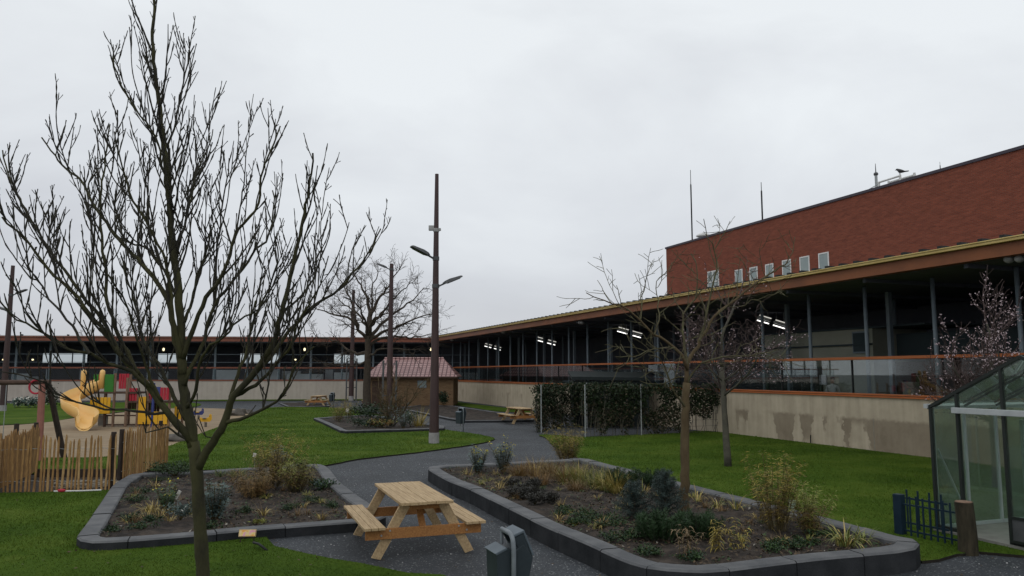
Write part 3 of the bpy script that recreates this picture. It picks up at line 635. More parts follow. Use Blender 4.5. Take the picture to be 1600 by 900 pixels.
# floodlights under the eave
for u, v, t in ((786,518.5,'above the far picnic table'),(909,503.5,'over the ivy screen'),(706,531,'beside the inner corner of the eaves'),(1128,462,'behind the crown of the bare bed tree'),(1597,402,'at the right edge of the picture')):
    p = hit_wing(u,-1.15); z = z_at(u,v,-1.15)
    fr = thing('floodlight', 'grey floodlight hanging under the orange eave '+t, 'floodlight', (p.x,p.y,z), RZ, 'floodlights under the right eave')
    m = MB(); m.ball((-.13,0,0),.125,.15,.11); m.ball((.16,-.02,-.03),.11,.13,.10); m.build('lamp_head', M['camwhite'], fr, smooth=True)
    m = MB(); m.box((-.25,-.03,.12),(.3,.03,.16)); m.box((0,-.03,.16),(.05,.03,max(.2,5.565-z))); m.build('bracket', M['lampmetal'], fr)
# person inside
pr = hit_wing(1300,1.6); pf = thing('person', 'person in a pale shirt standing inside behind the lower window', 'person', (pr.x,pr.y,.70), RZ+.6)
def person_body():
    me = bpy.data.meshes.new('body')
    J = {'pel':(0,0,.93),'ch':(0,0,1.30),'nk':(0,0,1.47),'hd':(0,-.02,1.60),'ht':(0,-.01,1.72)}
    V = []; E = []; Rr = []; ix = {}
    def add(k,p,rr,par=None):
        ix[k] = len(V); V.append(p); Rr.append(rr)
        if par: E.append((ix[par], ix[k]))
    add('pel',(0,0,.95),(.15,.11)); add('wa',(0,0,1.12),(.14,.10),'pel'); add('ch',(0,0,1.33),(.16,.11),'wa'); add('nk',(0,0,1.47),(.055,.055),'ch'); add('hd',(0,-.02,1.58),(.085,.095),'nk'); add('ht',(0,-.01,1.69),(.07,.08),'hd')
    for s, n in ((-1,'l'),(1,'r')):
        add('hip'+n,(s*.09,0,.86),(.09,.09),'pel'); add('kn'+n,(s*.10,-.02,.49),(.058,.06),'hip'+n); add('an'+n,(s*.10,.02,.08),(.04,.04),'kn'+n); add('to'+n,(s*.12,-.14,.03),(.035,.03),'an'+n)
        add('sh'+n,(s*.19,0,1.39),(.06,.06),'ch'); add('el'+n,(s*.24,.02,1.11),(.042,.042),'sh'+n); add('wr'+n,(s*.22,-.14,.92),(.03,.03),'el'+n); add('ha'+n,(s*.20,-.20,.86),(.03,.02),'wr'+n)
    me.from_pydata(V, E, []); o = bpy.data.objects.new('body', me); COL.objects.link(o)
    sm = o.modifiers.new('skin','SKIN'); me.skin_vertices.data if me.skin_vertices else None
    if not me.skin_vertices: 
        bm_ = __import__('bmesh').new(); bm_.from_mesh(me); bm_.verts.layers.skin.verify(); bm_.to_mesh(me); bm_.free()
    for i, d in enumerate(me.skin_vertices[0].data): d.radius = Rr[i]; d.use_root = (i == 0)
    ss = o.modifiers.new('sub','SUBSURF'); ss.levels = 1; ss.render_levels = 1
    dg = bpy.context.evaluated_depsgraph_get(); e_ = o.evaluated_get(dg); m2 = bpy.data.meshes.new_from_object(e_)
    bpy.data.objects.remove(o)
    for mm in (M['skin'],M['shirt'],M['trousers']): m2.materials.append(mm)
    for p in m2.polygons:
        z = p.center.z; p.use_smooth = True; p.material_index = 2 if z < .93 and abs(p.center.x) < .17 else (1 if z < 1.47 and (z > 1.12 or abs(p.center.x) < .17) else 0)
        if p.center.y < -.02 and z < .93 and abs(p.center.x) > .17: p.material_index = 0
    o2 = bpy.data.objects.new('body', m2); COL.objects.link(o2); return o2
pbody = person_body(); pbody.parent = pf
m = MB(); m.ball((0,.015,1.66),.092,.10,.095,10,7); m.build('hair', M['hair'], pf, smooth=True)
# ------------------------------------------------------------------ brick block
NB = 9.2
sb0 = s_of(1045, NB); zt = 11.1
zt = z_at(1045,388,NB)
br = thing('brick_block', 'tall windowed red brick block rising behind the right wing roof', 'building', wing_world(sb0,NB), RZ)
LB = 36.0
m = MB(); m.box((0,0,0),(LB,14,zt)); m.build('wall', M['brick'], br)
m = MB(); m.box((-.06,-.06,zt),(LB+.06,.30,zt+.13)); m.box((-.06,.30,zt),(.24,14,zt+.13)); m.build('coping', M['coping'], br)
m = MB(); m.box((.25,.31,zt),(LB,13.9,zt+.03)); m.build('roof', M['rooftop'], br)
for (u0,u1,vt) in ((1110,1128,422),(1153.5,1165.5,420),(1177,1189.5,416),(1202,1215,411),(1229,1243,404.5),(1257,1272.5,399),(1287,1303.5,393)):
    a, b = s_of(u0,NB)-sb0, s_of(u1,NB)-sb0; zt_ = z_at((u0+u1)/2,vt,NB); zb = zt_-1.45; fw = .065
    f = MB(); f.box((a,-.03,zb),(a+fw,.02,zt_)); f.box((b-fw,-.03,zb),(b,.02,zt_)); f.box((a+fw,-.03,zt_-fw),(b-fw,.02,zt_)); f.box((a+fw,-.03,zb),(b-fw,.02,zb+fw))
    if u0 == 1110: f.box(((a+b)/2-.03,-.045,zb+fw),((a+b)/2+.03,.02,zt_-fw)); f.box((a+fw,-.045,zt_-.75),(b-fw,.02,zt_-.69))
    fo = f.build('window', M['white'], br)
    p_ = MB(); p_.box((a+fw,-.015,zb+fw),(b-fw,-.004,zt_-fw)); p_.build('pane', M['pane_up'], fo)
# things on that roof
def mast(u, vb, vt, n, rr, label, name='lightning_rod', r2=None):
    s = s_of(u,n); z1 = z_at(u,vt,n); p = wing_world(s,n,zt)
    o = thing(name, label, 'mast', p)
    m = MB(); m.box((-.12,-.12,.0),(.12,.12,.12)); m.build('foot', M['coping'], o)
    m = MB(); m.tube([(0,0,.1),(0,0,(z1-zt)*.8),(0,0,(z1-zt)*.82),(0,0,z1-zt)],[rr,rr,rr*.45,rr*.4],8); m.build('rod', M['framedark'], o, smooth=True)
mast(1087,378,262,NB+1.0,.05,'tallest slim dark mast on the brick roof nearest its corner')
mast(1200,345,281,NB+1.0,.05,'second slim dark mast on the brick roof, above the small windows')
mast(1489,268,247,NB+1.2,.02,'short hair-thin rod on the brick roof right of the railing')
s = s_of(1385,NB+.9); p = wing_world(s,NB+.9,zt)
o = thing('roof_antenna', 'pale roof antenna with a thin whip beside the roof railing', 'antenna', p)
z1 = z_at(1385,250,NB+.9)-zt; zm = z_at(1385,267,NB+.9)-zt
m = MB(); m.tube([(0,0,0),(0,0,zm)],.07,8); m.build('pole', M['galv'], o); m = MB(); m.ball((0,0,zm),.12,.12,.1,8,5); m.tube([(0,0,zm),(0,0,z1)],[.03,.012],6); m.build('whip', M['lampmetal'], o)
s0, s1 = s_of(1388,NB+.5), s_of(1447,NB+.5)
o = thing('roof_railing', 'white tubular safety railing on the brick roof with a bird on it', 'railing', wing_world(s0,NB+.5,zt+.03), RZ)
LR = s1-s0; hz = z_at(1388,281,NB+.5)-zt
m = MB(); m.tube([(0,0,hz*.95),(LR*.62,0,hz*1.0)],.05,8); m.build('top_rail', M['white'], o)
m = MB(); m.tube([(LR*.28,.05,hz*.66),(LR,.05,hz*.7)],.05,8); m.build('lower_rail', M['white'], o)
for f_, h_ in ((0.01,.97),(.29,.8),(.61,1.1),(.99,.9)):
    m = MB(); m.tube([(LR*f_,.02,0),(LR*f_,.02,hz*h_)],.055,8); m.build('post', M['white'], o)
m = MB(); m.tube([(0,.1,hz*.9),(-2.1,.1,0)],.02,6); m.build('stay', M['galv'], o)
bp_ = wing_world(s0+LR*.61,NB+.52,zt+.03+hz*1.1)
o = thing('bird', 'black crow perched on the white roof railing', 'bird', bp_, RZ)
m = MB(); m.tube([(-.20,0,.30),(-.15,0,.30),(-.10,0,.27),(0,0,.19),(.14,0,.14),(.28,0,.10),(.5,0,.07)],[.012,.05,.06,.095,.075,.035,.025],8); m.ball((-.16,0,.30),.06,.05,.05,8,6); m.build('body', M['bird'], o, smooth=True)
m = MB(); m.tube([(-.20,0,.30),(-.29,0,.285)],[.02,.004],5); m.build('beak', M['framedark'], o)
for y_ in (-.03,.03):
    m = MB(); m.tube([(.0,y_,.13),(-.01,y_,0)],[.014,.01],5); m.build('leg', M['bird'], o)
p = wing_world(s_of(1105,NB+1.5),NB+1.5,zt)
o = thing('roof_vent', 'pale round vent cowl on the brick roof near its left corner', 'vent', p)
m = MB(); m.tube([(0,0,0),(0,0,.6)],.35,12); m.build('duct', M['galv'], o); m = MB(); m.tube([(0,0,.6),(0,0,.68),(0,0,.85)],[.5,.5,.2],12); m.build('cowl', M['white'], o)
# ------------------------------------------------------------------ back wing
A_ = ray(0,582)*(71.5/ray(0,582).y); Cc = ray(690,582)*(76/ray(690,582).y); A_.z = Cc.z = 0
DX = (Cc-A_).normalized(); RB = math.atan2(DX.y,DX.x); NY = Vector((-DX.y,DX.x,0)); BLEN = (Cc-A_).length
def back_x(u, n=0):
    d = ray(u,582); k = (n+A_.dot(NY))/d.dot(NY); return (d*k-A_).dot(DX)
def back_z(u, v, n=0):
    d = ray(u,v); k = (n+A_.dot(NY))/d.dot(NY); return H+d.z*k
def back_w(x, n, z=0): return A_+DX*x+NY*n+Vector((0,0,z))
bw = thing('gallery_wing', 'far back gallery wing with rust-red rails behind the lawn', 'building', A_, RB)
X0, X1 = -24.0, BLEN+3.0
m = MB(); m.box((X0,0,-.1),(X1,.3,1.80)); m.build('plinth_wall', M['wall_back'], bw)
m = MB(); m.box((X0,-.05,1.80),(X1,.35,1.92)); m.build('sill', M['rust_back'], bw)
m = MB(); m.box((X0,-.03,2.98),(X1,.1,3.12)); m.build('rail', M['rust_back'], bw)
m = MB(); m.box((X0,-1.5,5.50),(X1,-1.42,5.83)); m.build('fascia', M['rust_back'], bw)
m = MB(); m.box((X0,-1.6,5.84),(X1,-1.41,5.91)); m.build('gutter', M['rust_back'], bw)
m = MB(); m.box((X0,-1.40,5.86),(X1,11,5.98)); x = X0+.3
while x < X1: m.box((x,-1.5,5.985),(x+.1,-1.2,6.09),1); x += 2.0
m.build('roof', [M['rooftop'],M['framedark']], bw)
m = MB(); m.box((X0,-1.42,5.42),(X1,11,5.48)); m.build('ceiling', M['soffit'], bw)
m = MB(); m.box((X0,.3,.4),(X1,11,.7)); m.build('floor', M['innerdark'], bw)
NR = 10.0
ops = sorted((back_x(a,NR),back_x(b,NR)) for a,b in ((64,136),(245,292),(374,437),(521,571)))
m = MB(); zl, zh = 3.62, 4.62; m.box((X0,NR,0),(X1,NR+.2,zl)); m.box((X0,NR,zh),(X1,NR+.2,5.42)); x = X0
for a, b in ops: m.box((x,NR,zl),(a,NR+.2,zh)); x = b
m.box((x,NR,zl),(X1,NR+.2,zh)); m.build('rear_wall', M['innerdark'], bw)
for a, b in ops:
    m = MB(); n_ = 3
    for i in range(n_+1): xx = a+(b-a)*i/n_; m.box((xx-.05,NR-.06,zl),(xx+.05,NR-.005,zh))
    m.box((a,NR-.06,zl-.06),(b,NR-.005,zl)); m.box((a,NR-.06,zh),(b,NR-.005,zh+.06)); fo = m.build('clerestory_window', M['framedark'], bw)
    m = MB(); m.box((a+.05,NR+.05,zl),(b-.05,NR+.06,zh)); m.build('pane', M['glass'], fo)
x = X0+1; k = 0
while x < X1:
    m = MB(); m.box((x-.09,.6,.7),(x+.09,.78,5.42)); m.build('column', M['column'], bw)
    m = MB(); m.box((x-.03,.1,1.92),(x+.03,.16,2.98)); m.build('mullion', M['column'], bw)
    x2 = min(X1, x+3.0); m = MB(); m.box((x+.03,.12,1.92),(x2-.03,.135,2.98)); m.build('window_pane', M['glass'], bw)
    x += 3.0; k += 1
m = MB(); m.box((X0,.62,4.30),(X1,.7,4.36)); m.box((X0,.62,3.55),(X1,.7,3.59)); m.build('handrail', M['column'], bw)
for (u0,u1,z1,n_) in ((20,45,2.5,4),(30,60,2.2,6),(248,262,2.7,5),(338,372,2.85,3),(396,436,2.9,4.5),(440,470,2.75,6),(448,505,2.45,3),(508,520,2.9,5),(522,545,2.6,3),(600,640,2.6,4)):
    a, b = back_x(u0,n_), back_x(u1,n_); m = MB(); m.box((a,n_,.7),(b,n_+.3,z1)); m.build('inner_panel', M['inner_grey'], bw)
for u, v, n_, t in ((7,543,1.0,'highest beside the far left lamp post'),(4,562,2.5,'lower, at the left picture edge'),(50,562,2.5,'left of the long clerestory window'),(254,546,1.0,'behind the trunk fork of the near bare tree'),(475,546,1.0,'left of the big bare tree'),(461,562,2.5,'low, beside the big bare tree'),(673,546,1.0,'beside the tall brown lamp post above the hut')):
    p = back_w(back_x(u,n_),n_,back_z(u,v,n_)); o = thing('wall_lamp', 'small lit lamp in the back wing '+t, 'lamp', p, RB, 'lit lamps in the back wing')
    m = MB(); m.box((-.14,0,-.16),(.14,.06,.16)); m.cyl((0,.03,.16),(0,.03,5.42-p.z),.015,6); m.build('bracket', M['lampmetal'], o)
    m = MB(); m.ball((0,-.04,0),.10,.07,.15 if v < 550 else .07,8,6); m.build('bulb', M['warm_light'], o, smooth=True)
# ------------------------------------------------------------------ tiled hut
hx0, hx1 = P(576,635).x, P(709,635).x; hy = P(709,635).y
W_ = P(709,635).x-P(577,635).x; D_ = 5.2
hr = thing('tiled_hut', 'brown brick hut with a red tiled hip roof beyond the lamp post', 'hut', (hx0,hy,0), 0.0)
eh = 2.28
m = MB(); m.box((0,0,-.05),(W_,D_,eh)); m.build('wall', M['brick_shed'], hr)
e = .32; rz_ = 3.72; xa, xb = .75, W_-1.0; ym = D_/2
def roof_slope(pts):
    """one roof slope as an object whose local xy lies in the slope, so the tile pattern follows it"""
    p0, p1 = Vector(pts[0]), Vector(pts[1]); ax = (p1-p0).normalized(); nn = ax.cross(Vector(pts[2])-p0).normalized(); ay = nn.cross(ax)
    mt = Matrix((ax,ay,nn)).transposed(); q = [(Vector(p)-p0) for p in pts]; loc2 = [(v.dot(ax),v.dot(ay)) for v in q]
    mm = MB(); n = len(loc2); mm._add([(a,b,0) for a,b in loc2]+[(a,b,-.07) for a,b in loc2], [tuple(range(n)), tuple(range(2*n-1,n-1,-1))]+[((i+1)%n,i,i+n,(i+1)%n+n) for i in range(n)])
    o = mm.build('roof', M['tile'], hr); o.location = p0; o.rotation_euler = mt.to_euler(); return o
roof_slope([(-e,-e,eh),(W_+e,-e,eh),(xb,ym,rz_),(xa,ym,rz_)])
roof_slope([(W_+e,-e,eh),(W_+e,D_+e,eh),(xb,ym,rz_)])
roof_slope([(-e,D_+e,eh),(-e,-e,eh),(xa,ym,rz_)])
roof_slope([(W_+e,D_+e,eh),(-e,D_+e,eh),(xa,ym,rz_),(xb,ym,rz_)])
m = MB(); m.tube([(xa,ym,rz_+.02),(xb,ym,rz_+.02)],.09,8); m.build('ridge', M['tile'], hr)
m = MB(); m.box((-e,-e-.1,eh-.12),(W_+e,-e,eh-.01)); m.build('gutter', M['playdark'], hr)
wx = (667-577)*W_/(709-577); wx0 = (653-577)*W_/(709-577)
m = MB(); m.box((wx0,-.05,1.42),(wx,-.003,1.98)); fo = m.build('window', M['column'], hr); m = MB(); m.box((wx0+.06,-.06,1.48),(wx-.06,-.052,1.92)); m.build('pane', M['pane_up'], fo)
m = MB(); m.box((.25,-.05,0),(1.05,-.003,1.95)); fo = m.build('door', M['playdark'], hr); m = MB(); m.box((.92,-.09,.95),(.98,-.052,1.08)); m.build('handle', M['galv'], fo)
# ------------------------------------------------------------------ ivy screens and dark store behind them
def ivy(label, p0, p1, h, n, posts, seed, dens=1.0):
    r = R_(seed); p0 = Vector(p0); p1 = Vector(p1); d = p1-p0; Ls = d.length; rz = math.atan2(d.y,d.x)
    o = thing('ivy_screen', label, 'ivy screen', (p0.x,p0.y,0), rz)
    for x in posts:
        m = MB(); m.cyl((x,-.20,0),(x,-.20,h+.02),.024,8); m.build('post', M['galv'], o)
    m = MB(); 
    for i in range(int(Ls/.5)+1): m.tube([(min(i*.5,Ls),0,0),(min(i*.5,Ls),0,h-.05)],.006,4)
    for i in range(8): m.tube([(0,0,h*i/8+.05),(Ls,0,h*i/8+.05)],.006,4)
    m.build('mesh_panel', M['framedark'], o)
    m = MB()
    for i in range(int(n)):
        x = r.uniform(0,Ls); z = h*(r.random()**.7)
        q = mnoise.noise(Vector((x*1.3+seed,z*1.1,0)))
        thin = max(0, .62-z/h)*dens
        if q < -.35+thin*.9: continue
        top = r.gauss(0,.05) if z > h*.9 else 0
        th = .05+.13*(z/h)+.05*q
        dry = 1 if r.random() < (.5 if z < h*.55 else .12) else 0
        m.leaf((x,r.gauss(0,th),z+top), (r.uniform(-1,1),r.uniform(-1.2,.6),r.uniform(-1,.6)), (r.uniform(-1,1),r.uniform(-1,1),r.uniform(0,1)), r.uniform(.07,.13), r.uniform(.06,.10), dry)
    m.build('ivy', [M['ivy'],M['ivydry']], o)
    m = MB()
    for i in range(int(Ls*7)):
        x = r.uniform(0,Ls); pts = []; y = r.gauss(0,.05)
        for k in range(7): pts.append((x,y,h*k/7)); x += r.gauss(0,.07); y += r.gauss(0,.02)
        m.tube(pts,[.012]*5+[.008,.004],3)
    m.build('vine', M['bark3'], o)
I0, I1, I2, I3 = P(839,676), P(911,684), P(1043,680), P(1127,676)
ivy('long ivy-covered wire screen with grey posts behind the right lawn', I1, I3, 2.1, 12500, [0,(P(1000,681)-I1).length], 1)
ivy('short dark ivy screen at the path end beside the far picnic table', I0, I0+Vector((1.25,3.0,0)), 2.05, 5200, [0], 2, .35)
ivy('dark ivy screen set back in the gap between two other screens', I0+Vector((1.3,3.2,0)), I0+Vector((4.6,2.6,0)), 2.1, 6500, [1.2], 3, .3)
dr = thing('garden_store', 'low dark store with a felt roof behind the ivy screen', 'shed', P(893,668)+Vector((0,.5,0)), 0)
q0 = PD(893,584,37.5); q1 = PD(1017,584,37.5); ww = q1.x-q0.x; dr.location = (q0.x,37.5,0)
m = MB(); m.box((.1,.1,0),(ww-.1,2.2,2.2)); m.build('wall', M['darkshed'], dr); m = MB(); m._add([(0,0,2.25),(ww,0,2.2),(ww,2.3,2.5),(0,2.3,2.55),(0,0,2.40),(ww,0,2.35),(ww,2.3,2.62),(0,2.3,2.67)], [(3,2,1,0),(4,5,6,7),(0,1,5,4),(1,2,6,5),(2,3,7,6),(3,0,4,7)]); m.build('roof', M['darkshed'], dr)
# ------------------------------------------------------------------ lamp posts
def lamp(base, top, label, arms, stays=False, camh=None, r0=.185, r1=.07, grey=.42):
    o = thing('lamp_post', label, 'lamp post', (base.x,base.y,0), 0, 'tall brown lamp posts')
    m = MB(); m.tube([(0,0,-.05),(0,0,grey)],[r0+.012,r0+.01],14); m.build('base', M['pole_grey'], o, smooth=False)
    def rad(z): return r0+(r1-r0)*z/top
    m = MB(); zs = [grey]+[grey+(top-grey)*k/6 for k in range(1,7)]; m.tube([(0,0,z) for z in zs],[rad(z) for z in zs],14); m.build('pole', M['pole'], o, smooth=False)
    for (z, dx, dy) in arms:
        d = Vector((dx,dy,0)).normalized(); sd_ = Vector((-d.y,d.x,0))
        b = MB(); b.tube([(0,0,z-.07),(0,0,z+.07)],rad(z)+.02,14); b.beam(d*rad(z)+Vector((0,0,z)), d*(rad(z)+.30)+Vector((0,0,z+.15)), .06,.06); b.build('arm', M['lampmetal'], o)
        s0 = d*(rad(z)+.16)+Vector((0,0,z+.08)); tl = Vector((d.x,d.y,.42)).normalized(); nn = sd_.cross(tl).normalized()*-1
        if nn.z < 0: nn = -nn
        hd = MB(); vs = []
        for t, hw, th in ((0,.06,.05),(.10,.13,.085),(.30,.165,.10),(.74,.15,.06),(.80,.12,.035)):
            for a, b2 in ((-1,-.25),(1,-.25),(.75,1),(-.75,1)): vs.append(s0+tl*t*.98+sd_*hw*a+nn*th*b2)
        hd._add(vs, [(3,2,1,0),(16,17,18,19)]+[(i*4+j,i*4+(j+1)%4,(i+1)*4+(j+1)%4,(i+1)*4+j) for i in range(4) for j in range(4)])
        ho = hd.build('lamp_head', M['lampmetal'], o)
        le = MB(); le._add([s0+tl*.18-nn*.028-sd_*.11, s0+tl*.18-nn*.028+sd_*.11, s0+tl*.68-nn*.028+sd_*.11, s0+tl*.68-nn*.028-sd_*.11, s0+tl*.18-nn*.045-sd_*.11, s0+tl*.18-nn*.045+sd_*.11, s0+tl*.68-nn*.04+sd_*.11, s0+tl*.68-nn*.04-sd_*.11], [(0,1,2,3),(7,6,5,4),(0,4,5,1),(1,5,6,2),(2,6,7,3),(3,7,4,0)]); le.build('lens', M['lampglass'], ho)
    if camh:
        m = MB(); m.tube([(0,0,camh-.09),(0,0,camh+.05)],rad(camh)+.02,12); m.box((-.19-rad(camh),-.07,camh-.03),(-rad(camh)+.02,.07,camh+.16)); m.box((rad(camh)-.02,-.05,camh-.04),(rad(camh)+.08,.05,camh+.06)); m.build('camera_box', M['camwhite'], o, bevel=.015)
    if stays:
        for sx_ in (-1,1):
            m = MB(); m.box((sx_*(r0+.22)-.06,-.06,0),(sx_*(r0+.22)+.06,.06,stays)); m.build('support_post', M['lampmetal'], o)
        for z in (stays*.3,stays*.92):
            m = MB(); m.box((-(r0+.16),-.03,z),(-r0,.03,z+.08)); m.box((r0,-.03,z),(r0+.16,.03,z+.08)); m.build('clamp', M['lampmetal'], o)
b0 = P(678,694)
def zt_of(base, v): return H + ray(0,v).z/ray(0,v).y*base.y
lamp(b0, zt_of(b0,272), 'tallest lamp post with two lamp heads and a small camera box on the lawn', [(zt_of(b0,404),-1,-.5),(zt_of(b0,447),1,.25)], camh=zt_of(b0,359))
b1 = P(608,643); lamp(b1, zt_of(b1,412), 'lamp post in front of the tiled hut with one lamp head and two side supports', [(zt_of(b1,421),-1,-.1)], stays=3.4, r0=.22, r1=.13)
b2 = P(548.5,626); lamp(b2, zt_of(b2,453), 'farthest lamp post left of the big bare tree with two side supports', [(zt_of(b2,470),-1,.3)], stays=3.9, r0=.24, r1=.14)
b3 = P(4,643); lamp(b3, zt_of(b3,415), 'lamp post at the left edge of the picture behind the twigs', [(zt_of(b3,461),1,.1),(zt_of(b3,487),-1,.1)], r0=.22, r1=.12)
# ------------------------------------------------------------------ picnic tables (local x along the planks)
def picnic():
    o = thing('picnic_table', '', 'picnic table', (0,0,0), 0, 'wooden picnic tables')
    Lh = 1.04; r = R_(9)
    m = MB(); n = 6; wd = .76
    for i in range(n):
        y0 = -wd/2+i*wd/n; dz = r.uniform(-.002,.002); dx = r.uniform(-.006,.006); m.box((-Lh+dx,y0+.0025,.75+dz),(Lh+dx,y0+wd/n-.0025,.79+dz))
    m.build('tabletop', M['wood'], o, bevel=.004)
    for sgn in (-1,1):
        m = MB()
        for i in range(3):
            y0 = sgn*.73-.15+i*.10; m.box((-1.0+r.uniform(-.008,.008),y0+.003,.43),(1.0,y0+.097,.468))
        m.build('seat', M['wood'], o, bevel=.004)
    for ex in (-.82,.82):
        for sgn in (-1,1):
            m = MB(); m.beam((ex,sgn*.27,.735),(ex,sgn*.68,.0),.045,.145,up=(0,sgn,0)); 
            # trim at ground level
            vs = m.v; m.v = [(x,y,max(z,0)) for x,y,z in vs]; m.build('leg', M['wood'], o, bevel=.004)
        s_ = 1 if ex > 0 else -1
        m = MB(); m.box((ex+s_*.024,-.84,.285),(ex+s_*.069,.84,.428)); bo = m.build('crossbeam', M['wood2'], o, bevel=.004)
        bt = MB()
        for y_ in (-.62,-.50,.50,.62): bt.cyl((ex+s_*.069,y_,.34+(.06 if abs(y_) < .55 else 0)),(ex+s_*.078,y_,.34+(.06 if abs(y_) < .55 else 0)),.014,8)
        bt.build('bolt', M['galv'], bo)
        m = MB(); m.box((ex-.022,-.36,.66),(ex+.022,.36,.748)); m.build('top_batten', M['wood2'], o)
        m = MB(); m.beam((ex-s_*.02,0,.36),(ex-s_*.45,0,.74),.09,.04); m.build('brace', M['wood2'], o)
    return o
T0 = picnic(); pos0 = Vector((-1.545,12.06,0))
for (loc, rz, lab) in ((pos0, RZ, 'nearest pale wooden picnic table on the gravel between two beds'),(P(812,661), RZ, 'picnic table beside the dark ivy screen on the path'),(P(498,634), PI/2-.05, 'picnic table near the back wing beside a bin'),(P(584,634), PI/2+.1, 'picnic table half hidden by the big tree trunk beside the hut')):
    t = T0 if lab.startswith('nearest') else copy_tree(T0)
    t.location = (loc.x,loc.y,0); t.rotation_euler.z = rz; t['label'] = lab
# ------------------------------------------------------------------ litter bins: local -x is the front (opening), -y the bracket side
def litterbin():
    o = thing('litter_bin', '', 'litter bin', (0,0,0), 0, 'blue-grey litter bins')
    w2 = .165
    m = MB(); m.extr([(-.19,.40),(.11,.40),(.215,.86),(.10,1.0),(-.02,.93),(-.10,.965),(-.215,.93)], -w2, w2); m.build('body', M['bin'], o, bevel=.014)
    m = MB(); m.extr([(-.235,.925),(-.215,.905),(-.085,.955),(-.10,.975)], -w2-.006, w2+.006); m.build('lip', M['binhood'], o, bevel=.005)
    m = MB(); m.extr([(.20,.87),(.225,.88),(.105,1.135),(-.03,1.09),(-.02,1.065),(.095,1.105)], -w2-.004, w2+.004); m.build('hood', M['binhood'], o, bevel=.006)
    for ya in (-w2+.002, w2-.03): m = MB(); m.extr([(.195,.86),(.10,1.10),(-.02,1.06),(.06,.93)], ya, ya+.028); m.build('cheek', M['bin'], o)
    m = MB(); yb = -w2-.032; pts = [(-.03,yb,0),(-.03,yb,.95)]
    for k in range(1,7): a = PI/2*k/6; pts.append((-.035,yb+.12*(1-math.cos(a)),1.0+.10*math.sin(a)))
    pts += [(-.035,w2-.02,1.10)]
    m.tube(pts,.026,10); m.build('bracket_tube', M['binpipe'], o, smooth=True)
    m = MB(); m.cyl((-.035,w2-.02,1.10),(-.035,w2-.02,.95),.02,8); m.build('rear_stay', M['binpipe'], o)
    m = MB(); m.cyl((.05,w2*.5,0),(.05,w2*.5,.42),.02,8); m.build('foot', M['galv'], o)
    return o
LBn = litterbin()
for loc, rz, lab in ((P(796,1003), math.radians(22),'nearest blue-grey litter bin with a bent tube bracket, cut by the picture bottom'),(P(720,675.5), math.radians(48),'blue-grey litter bin standing by the path right of the tall lamp post'),(P(518.5,635), math.radians(60),'litter bin beside the far left picnic table')):
    t = LBn if lab.startswith('nearest') else copy_tree(LBn)
    t.location = (loc.x,loc.y,0); t.rotation_euler.z = rz; t['label'] = lab; t.scale = (.90,.90,.95)
# ------------------------------------------------------------------ trees
class Grow:
    def __init__(s, seed): s.r = R_(seed)
    def shoot(s, mb, p, d, Ln, r0, r1, up=.1, jit=.1, step=.08, sides=4, knob=0, mi=0):
        r = s.r; p = Vector(p); d = Vector(d).normalized(); n = max(2,int(Ln/step)); pts = [p.copy()]; rad = [r0]; dirs = [d.copy()]
        for i in range(n):
            d = (d+Vector((r.gauss(0,jit),r.gauss(0,jit),r.gauss(0,jit)+up))).normalized()
            p = p+d*(Ln/n); pts.append(p.copy()); dirs.append(d.copy()); rr = r0+(r1-r0)*(i+1)/n
            rad.append(rr*(1+knob*r.random()) if i % 2 else rr)
        mb.tube(pts, rad, sides, mi); return pts, dirs, rad
def perp(r, d):
    v = Vector((r.gauss(0,1),r.gauss(0,1),r.gauss(0,1))); v -= d*v.dot(d)
    return v.normalized() if v.length > 1e-6 else d.orthogonal()
